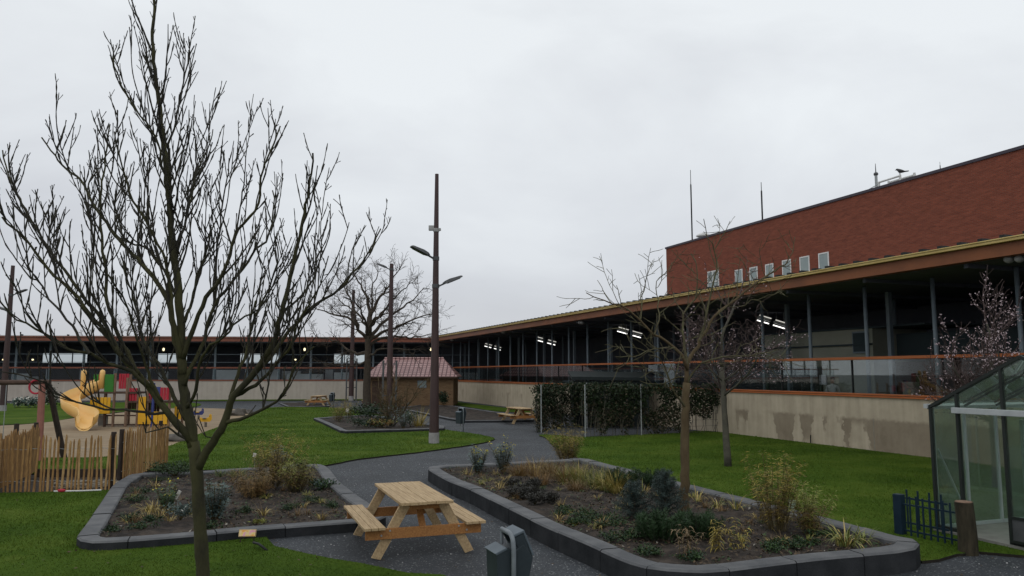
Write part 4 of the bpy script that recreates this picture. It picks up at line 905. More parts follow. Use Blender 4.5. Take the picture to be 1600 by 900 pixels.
# --- near bare tree
TB = P(319,936); TY = TB.y
def limbpts(px, base, drift0, drift1, step=.10, jit=.008, seed=0):
    r = R_(seed); n = len(px); q = []
    for i,(u,v) in enumerate(px):
        f = i/(n-1); q.append(PD(u,v,base.y+drift0+(drift1-drift0)*f)-Vector((base.x,base.y,0)))
    s = smoothpoly(q, False, step)
    return [p+Vector((r.gauss(0,jit),r.gauss(0,jit),r.gauss(0,jit))) for p in s]
G = Grow(21); trunk = MB(); crown = MB()
tk = limbpts([(320,936),(318,900),(314,850),(311,800),(308,750),(305,715),(302,690)], TB, 0, 0, .12, .004, 1)
tk = [Vector((tk[0].x,tk[0].y,-.05))]+tk[1:]
nk = len(tk); trunk.tube(tk, [.078-.010*i/nk+.004*math.sin(i*1.7) for i in range(nk)], 12)
near_limbs = [
 # px list, drift0, drift1, r0, r1
 ([(306,740),(314,722),(322,708),(333,690),(345,670),(357,640),(366,617),(388,592),(407,568),(427,535),(440,490),(458,420),(468,370),(478,320),(487,270),(489,238)],0,-.5,.050,.008),
 ([(388,592),(420,560),(445,525),(478,490),(505,468),(533,450),(550,430),(567,408),(582,385),(594,358)],-.15,.5,.030,.006),
 ([(346,668),(352,660),(375,655),(410,640),(440,620),(455,585),(470,560),(492,540)],-.05,-.8,.024,.006),
 ([(352,655),(362,620),(372,585),(385,550),(395,505),(410,470),(425,440),(435,400),(430,370)],0,.6,.026,.006),
 ([(303,700),(299,670),(293,640),(287,605),(285,570),(284,540),(283,510),(280,470),(276,430),(270,380),(266,330),(262,280),(257,230),(250,180),(245,130),(240,85),(238,50),(242,10),(243,-35)],0,.15,.066,.012),
 ([(302,692),(290,676),(272,655),(250,628),(232,605),(216,585),(190,555),(165,520),(140,490),(112,455),(95,440),(75,420),(60,400),(48,382),(30,362),(12,350),(3,340)],0,-.7,.045,.007),
 ([(232,605),(205,580),(172,570),(140,552),(105,545),(70,522),(40,508),(15,490),(0,470)],-.25,-1.2,.025,.006),
 ([(190,555),(160,500),(133,468),(107,430),(86,402),(67,375),(45,335),(27,302),(12,270),(2,235)],-.4,.3,.024,.006),
 ([(286,585),(278,545),(268,500),(262,470),(245,440),(233,425),(215,405),(200,390),(180,368),(167,348),(147,322),(136,300),(127,281),(112,270),(97,258),(80,235),(64,215)],0,.8,.036,.007),
 ([(216,585),(198,550),(180,510),(168,470),(165,420),(160,380),(156,340),(160,285),(165,240),(172,195)],-.3,.35,.024,.006),
 ([(284,560),(272,510),(266,450),(253,395),(240,372),(230,350),(218,330),(207,312),(198,285),(190,255),(181,225),(177,205)],0,-.6,.028,.006),
 ([(272,400),(268,360),(262,310),(254,260),(243,215),(222,182),(208,165),(196,148),(184,118),(176,88)],.08,-.3,.022,.006),
 ([(266,310),(265,265),(264,225),(272,200),(277,180),(281,155),(286,130),(293,102),(298,85),(302,72)],.1,.4,.018,.006),
 ([(272,415),(285,365),(298,312),(308,268),(318,245),(328,225),(332,200)],.08,.6,.020,.005),
 ([(305,292),(306,250),(305,215),(303,185),(303,160),(304,148)],.35,.5,.010,.004),
 ([(286,560),(298,520),(316,478),(330,455),(345,435),(356,408),(370,362),(390,340),(404,318),(405,290),(415,255),(428,225),(438,198)],.0,-.4,.030,.006),
 ([(287,600),(305,565),(318,530),(335,478),(360,445),(388,410),(400,390),(415,378),(424,350),(428,320),(427,298)],0,.7,.028,.006),
 ([(335,478),(338,430),(340,383),(346,340),(348,318),(355,280),(360,248)],.3,.6,.018,.005),
 ([(370,362),(380,290),(385,245),(388,215),(393,170),(396,148)],-.25,-.3,.010,.003),
 ([(290,640),(305,610),(312,570),(330,540),(352,525),(372,500),(392,490),(400,470)],0,-.9,.022,.006),
 ([(292,655),(270,620),(255,580),(240,560),(225,530),(215,490),(205,455),(195,430),(190,400)],0,.9,.026,.006),
 ([(262,645),(240,648),(210,642),(180,640),(147,636),(120,630),(100,622),(76,600),(50,590),(25,584),(0,580)],-.1,-.9,.016,.005),
 ([(300,690),(280,680),(262,668),(248,672),(228,676),(223,660)],-.02,-.4,.014,.005),
 ([(345,672),(335,685),(322,682),(316,672),(312,655)],-.03,-.3,.009,.004),
 ([(140,552),(105,500),(85,480),(70,455),(58,440),(40,425),(20,400),(8,380)],-.7,-.2,.016,.005),
 ([(250,628),(225,560),(210,520),(200,480),(182,450),(170,430)],-.15,-1.0,.020,.005),
 ([(366,617),(400,600),(425,575),(455,540),(462,510),(480,480),(495,455),(505,430),(512,400)],-.1,-.9,.022,.005),
 ([(440,490),(462,470),(485,445),(497,420),(503,395),(515,370),(517,345)],-.3,.2,.014,.005),
 ([(283,520),(300,470),(308,430),(322,395),(330,360),(345,330)],.02,1.0,.022,.005),
 ([(281,480),(262,430),(240,400),(225,385),(205,380),(190,365),(182,340),(178,320)],.03,1.0,.020,.005),
]
spur_n = 0
def spurs(mb, g, pts, dirs, t0, dens, lmin, lmax):
    r = g.r
    for i in range(int(len(pts)*t0), len(pts)-1):
        if r.random() < dens:
            d = (dirs[i]*.5+perp(r,dirs[i])*.7+Vector((0,0,.5))).normalized()
            g.shoot(mb, pts[i], d, r.uniform(lmin,lmax), .0050, .0034, .10, .10, .055, 3, 1.0)
for li,(px,d0,d1,r0,r1) in enumerate(near_limbs):
    pts = limbpts(px, TB, d0, d1, .09, .007, 30+li); n = len(pts); r = G.r
    r1 = r1*1.2; r0 = r0*(.95 if li == 4 else 1.02); rad = [r0+(r1-r0)*(i/(n-1))**.8 for i in range(n)]
    if li != 4 : rad[0] *= 1.15
    rad = [q*(1+.16*r.random()) for q in rad]
    (trunk if r0 > .02 else crown).tube(pts, rad, 8 if r0 > .03 else 6)
    # tip knob
    i = 0; acc = 0; sec = 0
    start = .12 if r0 < .03 else .22
    for i in range(1, n-1):
        acc += (pts[i]-pts[i-1]).length
        if i < n*start: acc = 0; continue
        gap = .14
        sec += (pts[i]-pts[i-1]).length
        if sec > .34 and r0 > .013 and i < n*.86:
            sec = r.uniform(-.12,.08); tan = (pts[i+1]-pts[i-1]).normalized()
            d = (tan*.75+perp(r,tan)*.62+Vector((0,0,.45))).normalized(); Ln = r.uniform(.6,1.5)*(1.1-.4*i/n)
            s2, d2, r2 = G.shoot(crown, pts[i], d, Ln, min(.0135,rad[i]*.6), .0046, .085, .06, .07, 5, .4)
            for k in range(2, len(s2)-1):
                if r.random() < .42:
                    dd = (d2[k]*.6+perp(r,d2[k])*.7+Vector((0,0,.7))).normalized()
                    s3, d3, _ = G.shoot(crown, s2[k], dd, r.uniform(.12,.65)*(1.1-.4*k/len(s2)), .0064, .0039, .13, .06, .055, 4, 1.2)
                    spurs(crown, G, s3, d3, .3, .3, .03, .12)
        if acc > gap:
            acc = r.uniform(-.03,.03); tan = (pts[i+1]-pts[i-1]).normalized(); f = i/n
            d = (tan*.55+perp(r,tan)*.75+Vector((0,0,.75))).normalized()
            Ln = r.uniform(.15,.95)*(1.05-.45*f)
            if r.random() < .25: Ln *= .4
            sp, dd, _ = G.shoot(crown, pts[i], d, Ln, min(.0076,rad[i]*.75), .0042, .11, .055, .06, 4, 1.25)
            spurs(crown, G, sp, dd, .25, .34, .03, .14)
            if r.random() < .5 and Ln > .25:
                k = len(sp)//2; d2 = (dd[k]*.7+perp(r,dd[k])*.6+Vector((0,0,.5))).normalized()
                s2, dd2, _ = G.shoot(crown, sp[k], d2, Ln*.6, .0062, .0038, .13, .08, .06, 3, .9); spurs(crown, G, s2, dd2, .3, .3, .03, .10)
        elif r.random() < .18 and i > n*start:
            tan = (pts[i+1]-pts[i-1]).normalized(); G.shoot(crown, pts[i], (perp(r,tan)+Vector((0,0,.4))).normalized(), r.uniform(.03,.10), .006, .005, .1, .1, .04, 3, .6)
o = thing('bare_tree', 'large dark bare tree with knobbly upright twigs in the left foreground', 'tree', (TB.x,TB.y,0))
trunk.build('trunk', M['bark'], o, smooth=True); crown.build('crown', M['twig'], o)
# --- generic recursive tree
def rec(g, tr, cr, p, d, Ln, r0, lev, maxlev, prm, tips):
    r = g.r; mb = tr if lev <= prm.get('trl',1) else cr
    sides = (9,7,5,4,3,3,3)[lev]
    pts, dirs, rad = g.shoot(mb, p, d, Ln, r0, max(prm['rmin'], r0*(.5 if lev < maxlev else .5)), prm['up'][lev], prm['jit'][lev], max(.05,Ln/prm.get('seg',7)), sides)
    if lev == maxlev: tips.append((pts,dirs)); return
    nch = prm['n'][lev]; n = len(pts)
    for k in range(nch):
        f = prm['t0'][lev]+(1-prm['t0'][lev])*(k+r.random()*.8)/nch; i = min(n-1,int(f*(n-1)))
        ang = prm['ang'][lev]*r.uniform(.7,1.25); dd = (dirs[i]*math.cos(ang)+perp(r,dirs[i])*math.sin(ang)).normalized()
        rec(g, tr, cr, pts[i], dd, Ln*prm['fl'][lev]*r.uniform(.65,1.2)*(1.1-.35*f), rad[i]*prm['fr'][lev], lev+1, maxlev, prm, tips)
    # leader continues
    rec(g, tr, cr, pts[-1], dirs[-1], Ln*prm['fl'][lev]*.9, rad[-1], lev+1, maxlev, prm, tips)
# --- right bare tree in bed
RB_ = P(1072,806,.2); G = Grow(5); trunk = MB(); crown = MB(); zb = zR(RB_.x,RB_.y); RB_.z = 0
rt_limbs = [
 ([(1072,810),(1071,770),(1070,720),(1071,670),(1072,638),(1072,615),(1073,598)],0,0,.078,.056),
 ([(1073,598),(1076,568),(1084,550),(1093,533),(1103,515),(1114,495),(1126,486),(1138,477),(1150,467),(1162,457),(1180,443),(1195,432),(1212,422),(1227,412),(1238,392),(1244,373)],0,.9,.046,.006),
 ([(1074,575),(1066,556),(1055,544),(1040,532),(1022,523),(1010,512),(1000,499),(985,487),(969,478),(957,474),(945,470),(928,465),(915,460)],0,-.5,.036,.006),
 ([(1075,570),(1070,550),(1068,520),(1067,492),(1075,478),(1086,466),(1090,445),(1089,428),(1086,410),(1080,395)],0,.2,.032,.006),
 ([(1093,533),(1100,510),(1106,475),(1113,448),(1120,420),(1119,405),(1117,391),(1112,380),(1106,370),(1102,356),(1100,343)],.1,-.3,.028,.005),
 ([(1117,391),(1124,375),(1132,362),(1138,352),(1141,344)],-.2,-.3,.009,.004),
 ([(1073,640),(1066,628),(1056,615),(1047,602),(1042,585),(1038,571),(1030,560),(1015,556)],0,-.9,.026,.005),
 ([(1074,600),(1085,580),(1096,568),(1110,560),(1130,558),(1150,555),(1170,557),(1190,552),(1215,545)],0,-.7,.022,.005),
 ([(1055,544),(1040,545),(1020,545),(1000,555),(980,558),(960,556)],-.1,-1.0,.014,.004),
 ([(1000,499),(1003,480),(1003,465),(1008,445),(1010,430),(1015,418),(1020,405)],-.35,-.1,.012,.004),
 ([(969,478),(960,455),(957,430),(958,420)],-.45,-.5,.008,.003),
 ([(1022,523),(1030,500),(1030,480),(1025,460),(1027,440),(1045,420),(1050,410)],-.2,.6,.016,.004),
 ([(1138,477),(1155,478),(1175,470),(1200,462),(1225,455)],.5,.9,.012,.004),
 ([(1195,432),(1190,415),(1187,395),(1190,375)],.75,.5,.009,.003),
 ([(1073,590),(1060,590),(1040,598),(1020,600),(1000,596)],0,.9,.013,.004),
]
for li,(px,d0,d1,r0,r1) in enumerate(rt_limbs):
    pts = limbpts(px, RB_, d0, d1, .11, .012, 80+li); n = len(pts); r = G.r
    if li == 0: pts[0].z = .1
    r1 *= 1.15; r0 = r0*(1 if li == 0 else .85); rad = [(r0+(r1-r0)*(i/(n-1))**.8)*(1+.12*r.random()) for i in range(n)]
    (trunk if r0 > .03 else crown).tube(pts, rad, 9 if r0 > .03 else 5)
    if li == 0: continue
    acc = 0
    for i in range(1,n-1):
        acc += (pts[i]-pts[i-1]).length
        if i < n*.2: continue
        if acc > .12:
            acc = r.uniform(-.05,.05); tan = (pts[i+1]-pts[i-1]).normalized(); d = (tan*.6+perp(r,tan)*.85+Vector((0,0,.2))).normalized()
            Ln = r.uniform(.25,.95)*(1.1-.45*i/n); sp, dd, _ = G.shoot(crown, pts[i], d, Ln, min(.009,rad[i]*.75), .0045, .03, .13, .08, 4, .3)
            for k in range(2,len(sp)-1):
                if r.random() < .5: G.shoot(crown, sp[k], (dd[k]*.6+perp(r,dd[k])*.8).normalized(), r.uniform(.08,.42), .006, .004, .04, .16, .07, 3, .3)
o = thing('bare_tree', 'bare spreading tree with a straight brown trunk in the right bed', 'tree', (RB_.x,RB_.y,0))
trunk.build('trunk', M['bark2'], o, smooth=True); crown.build('crown', M['bark2g'], o)
# --- cherries
def blossoms(g, tips, prob, size, dens):
    r = g.r; m = MB()
    for pts, dirs in tips:
        if not prob(pts[-1]): continue
        for i in range(len(pts)):
            for _ in range(dens):
                if r.random() < .6:
                    c = pts[i]+Vector((r.gauss(0,.03),r.gauss(0,.03),r.gauss(0,.03)))
                    for q in range(3): m.leaf(c, (r.gauss(0,1),r.gauss(0,1),r.gauss(0,1)), (r.gauss(0,1),r.gauss(0,1),r.gauss(0,1)), size*r.uniform(.7,1.3), size*.9)
    return m
cprm = dict(rmin=.005, up=[.02,.05,.03,.02,.0], jit=[.03,.10,.12,.14,.16], n=[6,5,5,4,0], t0=[.55,.25,.2,.15,0], ang=[.95,.8,.75,.75,0], fl=[.72,.62,.6,.6,0], fr=[.5,.6,.6,.65,0], trl=1, seg=7)
def cherry(base, label, seed, h, r0, lean, prob, size, dens, prm=cprm, sc_=(1,1,1)):
    g = Grow(seed); tr = MB(); cr = MB(); tips = []
    rec(g, tr, cr, Vector((0,0,-.05)), Vector((lean,0,1)), h, r0, 0, 4, prm, tips)
    o = thing('blossom_tree', label, 'tree', (base.x,base.y,0)); o.scale = sc_; tr.build('trunk', M['bark3'], o, smooth=True); cr.build('crown', M['cherrytwig'], o)
    blossoms(g, tips, prob, size, dens).build('blossom', M['blossom'], o)
g_r = R_(77)
cherry(P(1138,731), 'small cherry tree with sparse pink blossom on the right lawn', 12, 2.6, .085, .02, lambda p: p.x > .35 and g_r.random() < .34 or g_r.random() < .07, .026, 1, cprm, (1.28,1.28,1.08))
cp2 = dict(cprm); cp2['up'] = [.02,.09,.07,.05,.02]
cherry(PD(1548,640,17.6), 'pink cherry tree in fuller blossom behind the greenhouse roof', 14, 2.3, .08, .03, lambda p: p.z > 2.9 and g_r.random() < .42 or g_r.random() < .12, .028, 1, cp2)
# --- big bare tree by the hut and one far behind the back wing
oprm = dict(rmin=.011, up=[.01,.03,.03,.02,.01,.0], jit=[.03,.10,.15,.18,.2,.2], n=[7,5,5,4,4,0], t0=[.55,.3,.25,.2,.15,0], ang=[1.12,.75,.75,.75,.75,0], fl=[1.0,.62,.62,.62,.6,0], fr=[.5,.6,.6,.6,.65,0], trl=1, seg=7)
def oak(base, label, seed, h, r0, maxlev, prm, mt, sc=1, name='bare_tree'):
    g = Grow(seed); tr = MB(); cr = MB(); tips = []
    rec(g, tr, cr, Vector((0,0,-.1)), Vector((0,0,1)), h, r0, 0, maxlev, prm, tips)
    o = thing(name, label, 'tree', (base.x,base.y,base.z)); tr.build('trunk', mt, o, smooth=True); cr.build('crown', mt, o)
OB = P(575,637); G = Grow(31); trunk = MB(); crown = MB()
oak_limbs = [
 ([(573,640),(573,610),(574,573),(575,545),(575,530),(577,510),(578,495)],0,0,.34,.20),
 ([(578,495),(575,472),(567,452),(560,440),(553,430)],0,1.2,.17,.04),
 ([(578,497),(590,469),(604,452),(612,440),(620,426)],0,-1.5,.17,.04),
 ([(577,505),(583,480),(582,455),(588,435),(590,420)],0,.3,.13,.03),
 ([(575,532),(561,515),(549,501),(523,492),(497,484)],0,-1.5,.18,.04),
 ([(576,528),(595,507),(610,495),(636,475),(655,458)],0,1.5,.18,.04),
 ([(576,532),(601,518),(630,507),(659,495),(672,490)],0,-2.0,.16,.03),
 ([(575,540),(604,527),(642,527),(676,522)],0,2.0,.14,.03),
 ([(574,552),(552,552),(532,538),(512,530),(494,526)],0,1.8,.15,.03),
 ([(561,515),(549,472),(538,449),(530,438)],-.5,1.0,.11,.03),
 ([(577,520),(560,490),(545,480),(520,462)],0,3.0,.13,.03),
 ([(577,515),(600,485),(620,462),(640,444)],0,-3.2,.13,.03),
 ([(577,525),(585,500),(598,490),(610,470)],0,-4.0,.13,.03),
 ([(577,525),(570,500),(560,480),(550,460)],0,-3.6,.13,.03),
 ([(574,560),(590,548),(612,545),(640,548)],0,-2.0,.10,.03),
 ([(574,560),(556,572),(536,570),(515,566)],0,-1.5,.09,.02),
]
kprm = dict(rmin=.0105, up=[0,0,.02,.015,.01,0], jit=[0,0,.14,.18,.2,.2], n=[0,0,5,5,3,0], t0=[0,0,.2,.15,.1,0], ang=[0,0,.75,.75,.75,0], fl=[0,0,.66,.64,.6,0], fr=[0,0,.62,.65,.7,0], trl=-1, seg=6)
for li,(px,d0,d1,r0,r1) in enumerate(oak_limbs):
    pts = limbpts(px, OB, d0, d1, .35, .05 if li else .01, 180+li); n = len(pts); r = G.r
    if li == 0: pts[0].z = -.1
    rad = [(r0+(r1-r0)*(i/(n-1))**.7) for i in range(n)]
    (trunk if li == 0 else crown).tube(pts, rad, 9 if li == 0 else 6)
    if li == 0: continue
    acc = 0
    for i in range(1,n):
        acc += (pts[i]-pts[i-1]).length
        if i > n*.22 and acc > .46:
            acc = r.uniform(-.15,.1); tan = (pts[min(n-1,i+1)]-pts[i-1]).normalized(); d = (tan*.7+perp(r,tan)*.8+Vector((0,0,.12))).normalized()
            rec(G, crown, crown, pts[i], d, r.uniform(.9,1.5), min(.045,rad[i]*.55), 3, 5, kprm, [])
    rec(G, crown, crown, pts[-1], (pts[-1]-pts[-2]).normalized(), 1.1, rad[-1], 3, 5, kprm, [])
o = thing('bare_tree', 'big round-crowned bare tree between the far picnic tables and the hut', 'tree', (OB.x,OB.y,0))
trunk.build('trunk', M['oaktwig'], o, smooth=True); crown.build('crown', M['oaktwig'], o)
bb = back_w(back_x(188,24),24)
oak(bb, 'twiggy round crown of a distant tree behind the back wing roof', 8, 4.4, .3, 5, oprm, M['oaktwig'])
# --- multi-stemmed shrub in the middle bed
mprm = dict(rmin=.0075, up=[.02,.03,.02,.0], jit=[.05,.12,.15,.15], n=[4,4,3,0], t0=[.3,.2,.15,0], ang=[.7,.75,.7,0], fl=[.7,.65,.6,0], fr=[.6,.6,.65,0], trl=0, seg=7)
g = Grow(17); tr = MB(); cr = MB(); tips = []; base = P(611,669)
for d, Ln, r0 in (((.02,.0,1),1.5,.08),((.75,-.1,1),1.5,.07),((-.45,.1,1),1.3,.055),((.35,.3,1),1.2,.05),((-.15,-.3,1),1.1,.045)):
    rec(g, tr, cr, Vector((0,0,.0)), Vector(d), Ln, r0, 0, 3, mprm, tips)
o = thing('shrub', 'multi-stemmed bare shrub in the low bed in front of the hut', 'shrub', (base.x,base.y,0)); tr.build('stems', M['bark3'], o, smooth=True); cr.build('twigs', M['bark2'], o)
exec_plants = True
# ------------------------------------------------------------------ bed plants
def soilz(x, y):
    for inn, zf in beds.values():
        if inside(inn, x, y): return zf(x, y)
    return 0.03
def plant(name, label, cat, u, v, group=None, zg=.2):
    p = P(u, v, zg); z = soilz(p.x,p.y); p = P(u,v,z); z = soilz(p.x,p.y)
    return thing(name, label, cat, (p.x,p.y,z-.01), 0, group)
def bamboo(label, u, v, h, wd, seed, leafmat='lf_bamboo', n=60, lower='lf_bamboo_br', group=None):
    o = plant('bamboo', label, 'bamboo', u, v, group); r = R_(seed); st = MB(); lf = MB()
    g = Grow(seed)
    for i in range(n):
        a = r.uniform(0,2*PI); rr = wd*.28*math.sqrt(r.random()); d = Vector((math.cos(a)*rr*1.3,math.sin(a)*rr*1.3,h*.8)).normalized()
        hh = h*r.uniform(.5,1.05); pts, dirs, _ = g.shoot(st, (math.cos(a)*rr*.7,math.sin(a)*rr*.7,0), d, hh, .005, .0025, -.015, .07, hh/7, 3)
        for k in range(2,len(pts)):
            for _ in range(11):
                dd = (dirs[k]*.3+perp(r,dirs[k])*.9+Vector((0,0,-.25))).normalized()
                lf.leaf(pts[k]+Vector((r.gauss(0,.03),r.gauss(0,.03),r.gauss(0,.03))), dd, (r.gauss(0,.5),r.gauss(0,.5),1), r.uniform(.05,.12), r.uniform(.007,.013), 1 if (pts[k].z < h*.55 and r.random() < .75) or r.random() < .15 else 0)
    st.build('stems', M['stem'], o); lf.build('leaves', [M[leafmat],M[lower]], o)
def shrub(label, u, v, h, wd, seed, lm, n=900, ls=(.03,.07), lw=.5, lm2=None, f2=.1, topf=False, name='evergreen_shrub', cat='shrub', group=None, flat=1.0):
    o = plant(name, label, cat, u, v, group); r = R_(seed); lf = MB(); st = MB(); g = Grow(seed)
    for i in range(max(6,n//90)):
        a = r.uniform(0,2*PI); rr = wd*.5*math.sqrt(r.random()); e_ = Vector((math.cos(a)*rr,math.sin(a)*rr,h*r.uniform(.5,.95)))
        st.tube([(0,0,0),e_*.5+Vector((0,0,.03)),e_],[.008,.006,.003],3)
        for k in range(n//max(6,n//90)):
            c = e_*r.uniform(.45,1.05)+Vector((r.gauss(0,wd*.10),r.gauss(0,wd*.10),r.gauss(0,h*.10)))
            c.z = max(.02,c.z); dd = Vector((r.gauss(0,1),r.gauss(0,1),r.gauss(.35,.8)))
            mi = 1 if lm2 and ((topf and c.z > h*.72 and r.random() < f2) or (not topf and r.random() < f2)) else 0
            L_ = r.uniform(*ls); lf.leaf(c, dd, (r.gauss(0,1),r.gauss(0,1),1), L_, L_*lw, mi)
    st.build('stems', M['stem'], o); lf.build('leaves', [M[lm]]+([M[lm2]] if lm2 else []), o)
def spurge(label, u, v, h, wd, seed, n=22, yellow=.5, lm='lf_bluegrey', group=None):
    o = plant('spurge', label, 'spurge', u, v, group); r = R_(seed); st = MB(); lf = MB(); heads = []; g = Grow(seed)
    for i in range(n):
        a = 2*PI*i/n+r.uniform(-.3,.3); out = r.uniform(.1,1); d = Vector((math.cos(a)*out*wd*.8,math.sin(a)*out*wd*.8,h)); hh = h*r.uniform(.6,1.0)*(1.15-.3*out)
        pts, dirs, _ = g.shoot(st, (math.cos(a)*.04,math.sin(a)*.04,0), d, hh, .008, .005, .03, .05, hh/9, 4)
        for k in range(2,len(pts)):
            for q in range(9):
                t = q*2.4+k; pr_ = perp(r,dirs[k]); lf.leaf(pts[k], (pr_+dirs[k]*.25), dirs[k], r.uniform(.06,.11), .018)
        if r.random() < yellow:
            fl_ = MB(); heads.append(fl_)
            for q in range(12): fl_.leaf(pts[-1]+Vector((r.gauss(0,.04),r.gauss(0,.04),r.gauss(.03,.03))), (r.gauss(0,1),r.gauss(0,1),r.gauss(.3,.6)), (0,0,1), .035, .03)
    st.build('stems', M['stem'], o); lf.build('leaves', M[lm], o)
    for q in heads: q.build('blossom', M['lf_yellow'], o)
def tuft(label, u, v, h, wd, seed, lm, n=70, w_=.008, droop=1.2, group=None, name='grass_tuft', cat='grass plant', lm2=None):
    o = plant(name, label, cat, u, v, group); r = R_(seed); m = MB()
    for i in range(n):
        a = r.uniform(0,2*PI); rr = wd*.22*math.sqrt(r.random()); sp_ = r.uniform(.1,.9)
        m.blade((math.cos(a)*rr,math.sin(a)*rr,0),(math.cos(a)*sp_,math.sin(a)*sp_,1.0), h*r.uniform(.6,1.25), w_*r.uniform(.6,1.3), droop*r.uniform(.5,1.5), 5, 1 if lm2 and r.random() < .35 else 0)
    m.build('blades', [M[lm]]+([M[lm2]] if lm2 else []), o)
def needles(label, u, v, h, wd, seed, lm, n=60, group=None, conical=False, name='dwarf_pine', cat='dwarf pine'):
    o = plant(name, label, cat, u, v, group); r = R_(seed); st = MB(); lf = MB(); g = Grow(seed)
    if conical: st.tube([(0,0,0),(0,0,h*.95)],[.02,.005],5)
    for i in range(n):
        a = i*2.4+r.uniform(-.3,.3)
        if conical:
            z = h*(.06+.9*(i/n)**.9); ln = wd*.55*(1-.8*z/h)*r.uniform(.7,1.15); p0 = Vector((0,0,z)); d = Vector((math.cos(a),math.sin(a),.12+.5*z/h))
        else:
            rr = wd*.28*math.sqrt(r.random()); p0 = Vector((math.cos(a)*rr,math.sin(a)*rr,0)); d = Vector((math.cos(a)*rr*2.4/wd,math.sin(a)*rr*2.4/wd,1)); ln = h*r.uniform(.55,1.05)
        pts, dirs, _ = g.shoot(st, p0, d, ln, .007, .003, .02, .07, max(.03,ln/8), 3)
        for k in range(1 if conical else 2,len(pts)):
            for q in range(18 if conical else 22):
                dd = (perp(r,dirs[k])*.8+dirs[k]*(.5 if conical else .8)); lf.leaf(pts[k]+Vector((r.gauss(0,.012),r.gauss(0,.012),r.gauss(0,.012))), dd, (r.gauss(0,1),r.gauss(0,1),1), r.uniform(.03,.055) if conical else r.uniform(.05,.085), .0085)
    st.build('branches', M['bark3'], o); lf.build('needles', M[lm], o)
def stalks(label, u, v, h, seed, lm, n=6, group=None):
    o = plant('withered_plant', label, 'plant', u, v, group); r = R_(seed); st = MB(); lf = MB(); g = Grow(seed)
    for i in range(n):
        pts, dirs, _ = g.shoot(st, (r.gauss(0,.05),r.gauss(0,.05),0), (r.gauss(0,.12),r.gauss(0,.12),1), h*r.uniform(.6,1.1), .005, .003, 0, .08, .05, 3)
        for k in range(1,len(pts)):
            for q in range(4):
                if r.random() < .7: lf.blade(pts[k], (r.gauss(0,1),r.gauss(0,1),.2), r.uniform(.06,.14), .016, 1.8, 3)
    st.build('stems', M['stem'], o); lf.build('leaves', M[lm], o)
def label_tag(label, u, v, vb, w_=.10, h_=.16, mt='tag', tilt=.2):
    pt = P(u, vb, .2); z0 = soilz(pt.x,pt.y); pt = P(u,vb,z0); zc = H+(ray(u,v).z/ray(u,v).y)*pt.y
    o = thing('plant_label', label, 'plant label', (pt.x,pt.y,z0-.05), 0, 'white plant labels in the beds')
    m = MB(); m.tube([(0,0,0),(0,0,zc-z0+.05)],.005,5); m.build('stake', M['galv'], o)
    m = MB(); m.box((-w_/2,-.012,-h_/2),(w_/2,-.006,h_/2),0,Matrix.Rotation(tilt,3,'Y'),(0,0,zc-z0+.05)); m.build('plate', M[mt], o)
GB = 'plants of the planting beds'
# right bed
spurge('blue-grey spurge with yellow flower heads nearest the left tip of the right bed', 746,738,.66,.45,1)
spurge('larger blue-grey spurge with a bright yellow head near the right bed tip', 786,740,.80,.55,2,26)
label_tag('white plant label in front of the left blue-grey spurge', 752,715,736,.06,.14)
bamboo('yellow bamboo clump at the far kerb of the right bed beside the path', 886,723,1.05,.9,3,n=80)
label_tag('white plant label on the yellow bamboo by the path', 892.5,707,722,.10,.20,tilt=-.1)
for i,(u,v,h,wd,lm,lm2,lab) in enumerate((
 (812,745,.40,.7,'lf_russet','lf_bamboo_br','russet grass tuft behind the heathers, leftmost of the row in the right bed'),
 (838,742,.46,.7,'lf_russet','lf_straw','russet grass tuft with straw blades, second of the row in the right bed'),
 (862,745,.44,.7,'lf_bamboo_br','lf_russet','brown grass tuft below the yellow bamboo in the right bed'),
 (884,750,.42,.7,'lf_russet','lf_yelgreen','reddish grass tuft in the middle of the right bed row'),
 (845,757,.30,.6,'lf_russet','lf_dry','short brown grass tuft in front of the russet row'),
 (905,752,.46,.7,'lf_yelgreen','lf_straw','yellow-green grass tuft in the middle of the right bed'),
 (925,758,.46,.8,'lf_yelgreen','lf_green','greenest grass tuft in the middle of the right bed'),
 (945,764,.44,.7,'lf_yelgreen','lf_straw','yellow-green grass tuft nearest the dwarf pine'),
 (962,768,.44,.5,'lf_straw','lf_yelgreen','pale straw grass tuft left of the blue spruces'),
 (900,768,.28,.6,'lf_dry','lf_russet','low withered grass tuft in front of the green tufts'))):
    tuft(lab,u,v,h*1.1,wd*1.25,40+i,lm,300,.008,1.5,lm2=lm2)
for i,(u,v) in enumerate(((800,762),(817,768),(832,764),(806,776),(822,780),(840,778),(858,784),(836,790))):
    shrub('dark round heather cushion in the cluster near the left kerb of the right bed',u,v,.20,.34,60+i,'lf_heather',1100,(.04,.07),.3,name='heather',cat='heather',group='dark heather cushions in the right bed')
needles('dark dwarf pine at the back kerb of the right bed', 972,763,.42,.8,70,'lf_pine',55)
needles('small dark conifer at the back kerb beside the taller blue spruce', 1023,765,.38,.5,71,'lf_pine',36)
needles('blue-grey dwarf spruce, left and lower of two in the right bed', 990,812,.60,.75,72,'lf_conifer',64,conical=True,name='dwarf_spruce',cat='spruce')
needles('blue-grey dwarf spruce, taller of two beside the bare tree trunk', 1040,808,.80,.85,73,'lf_conifer',76,conical=True,name='dwarf_spruce',cat='spruce')
needles('bushy green dwarf pine in front of the bare tree, left of a pair', 1032,846,.40,.75,74,'lf_pine',70)
needles('bushy green dwarf pine in front of the bare tree, right of a pair', 1088,842,.38,.65,75,'lf_pine',60)
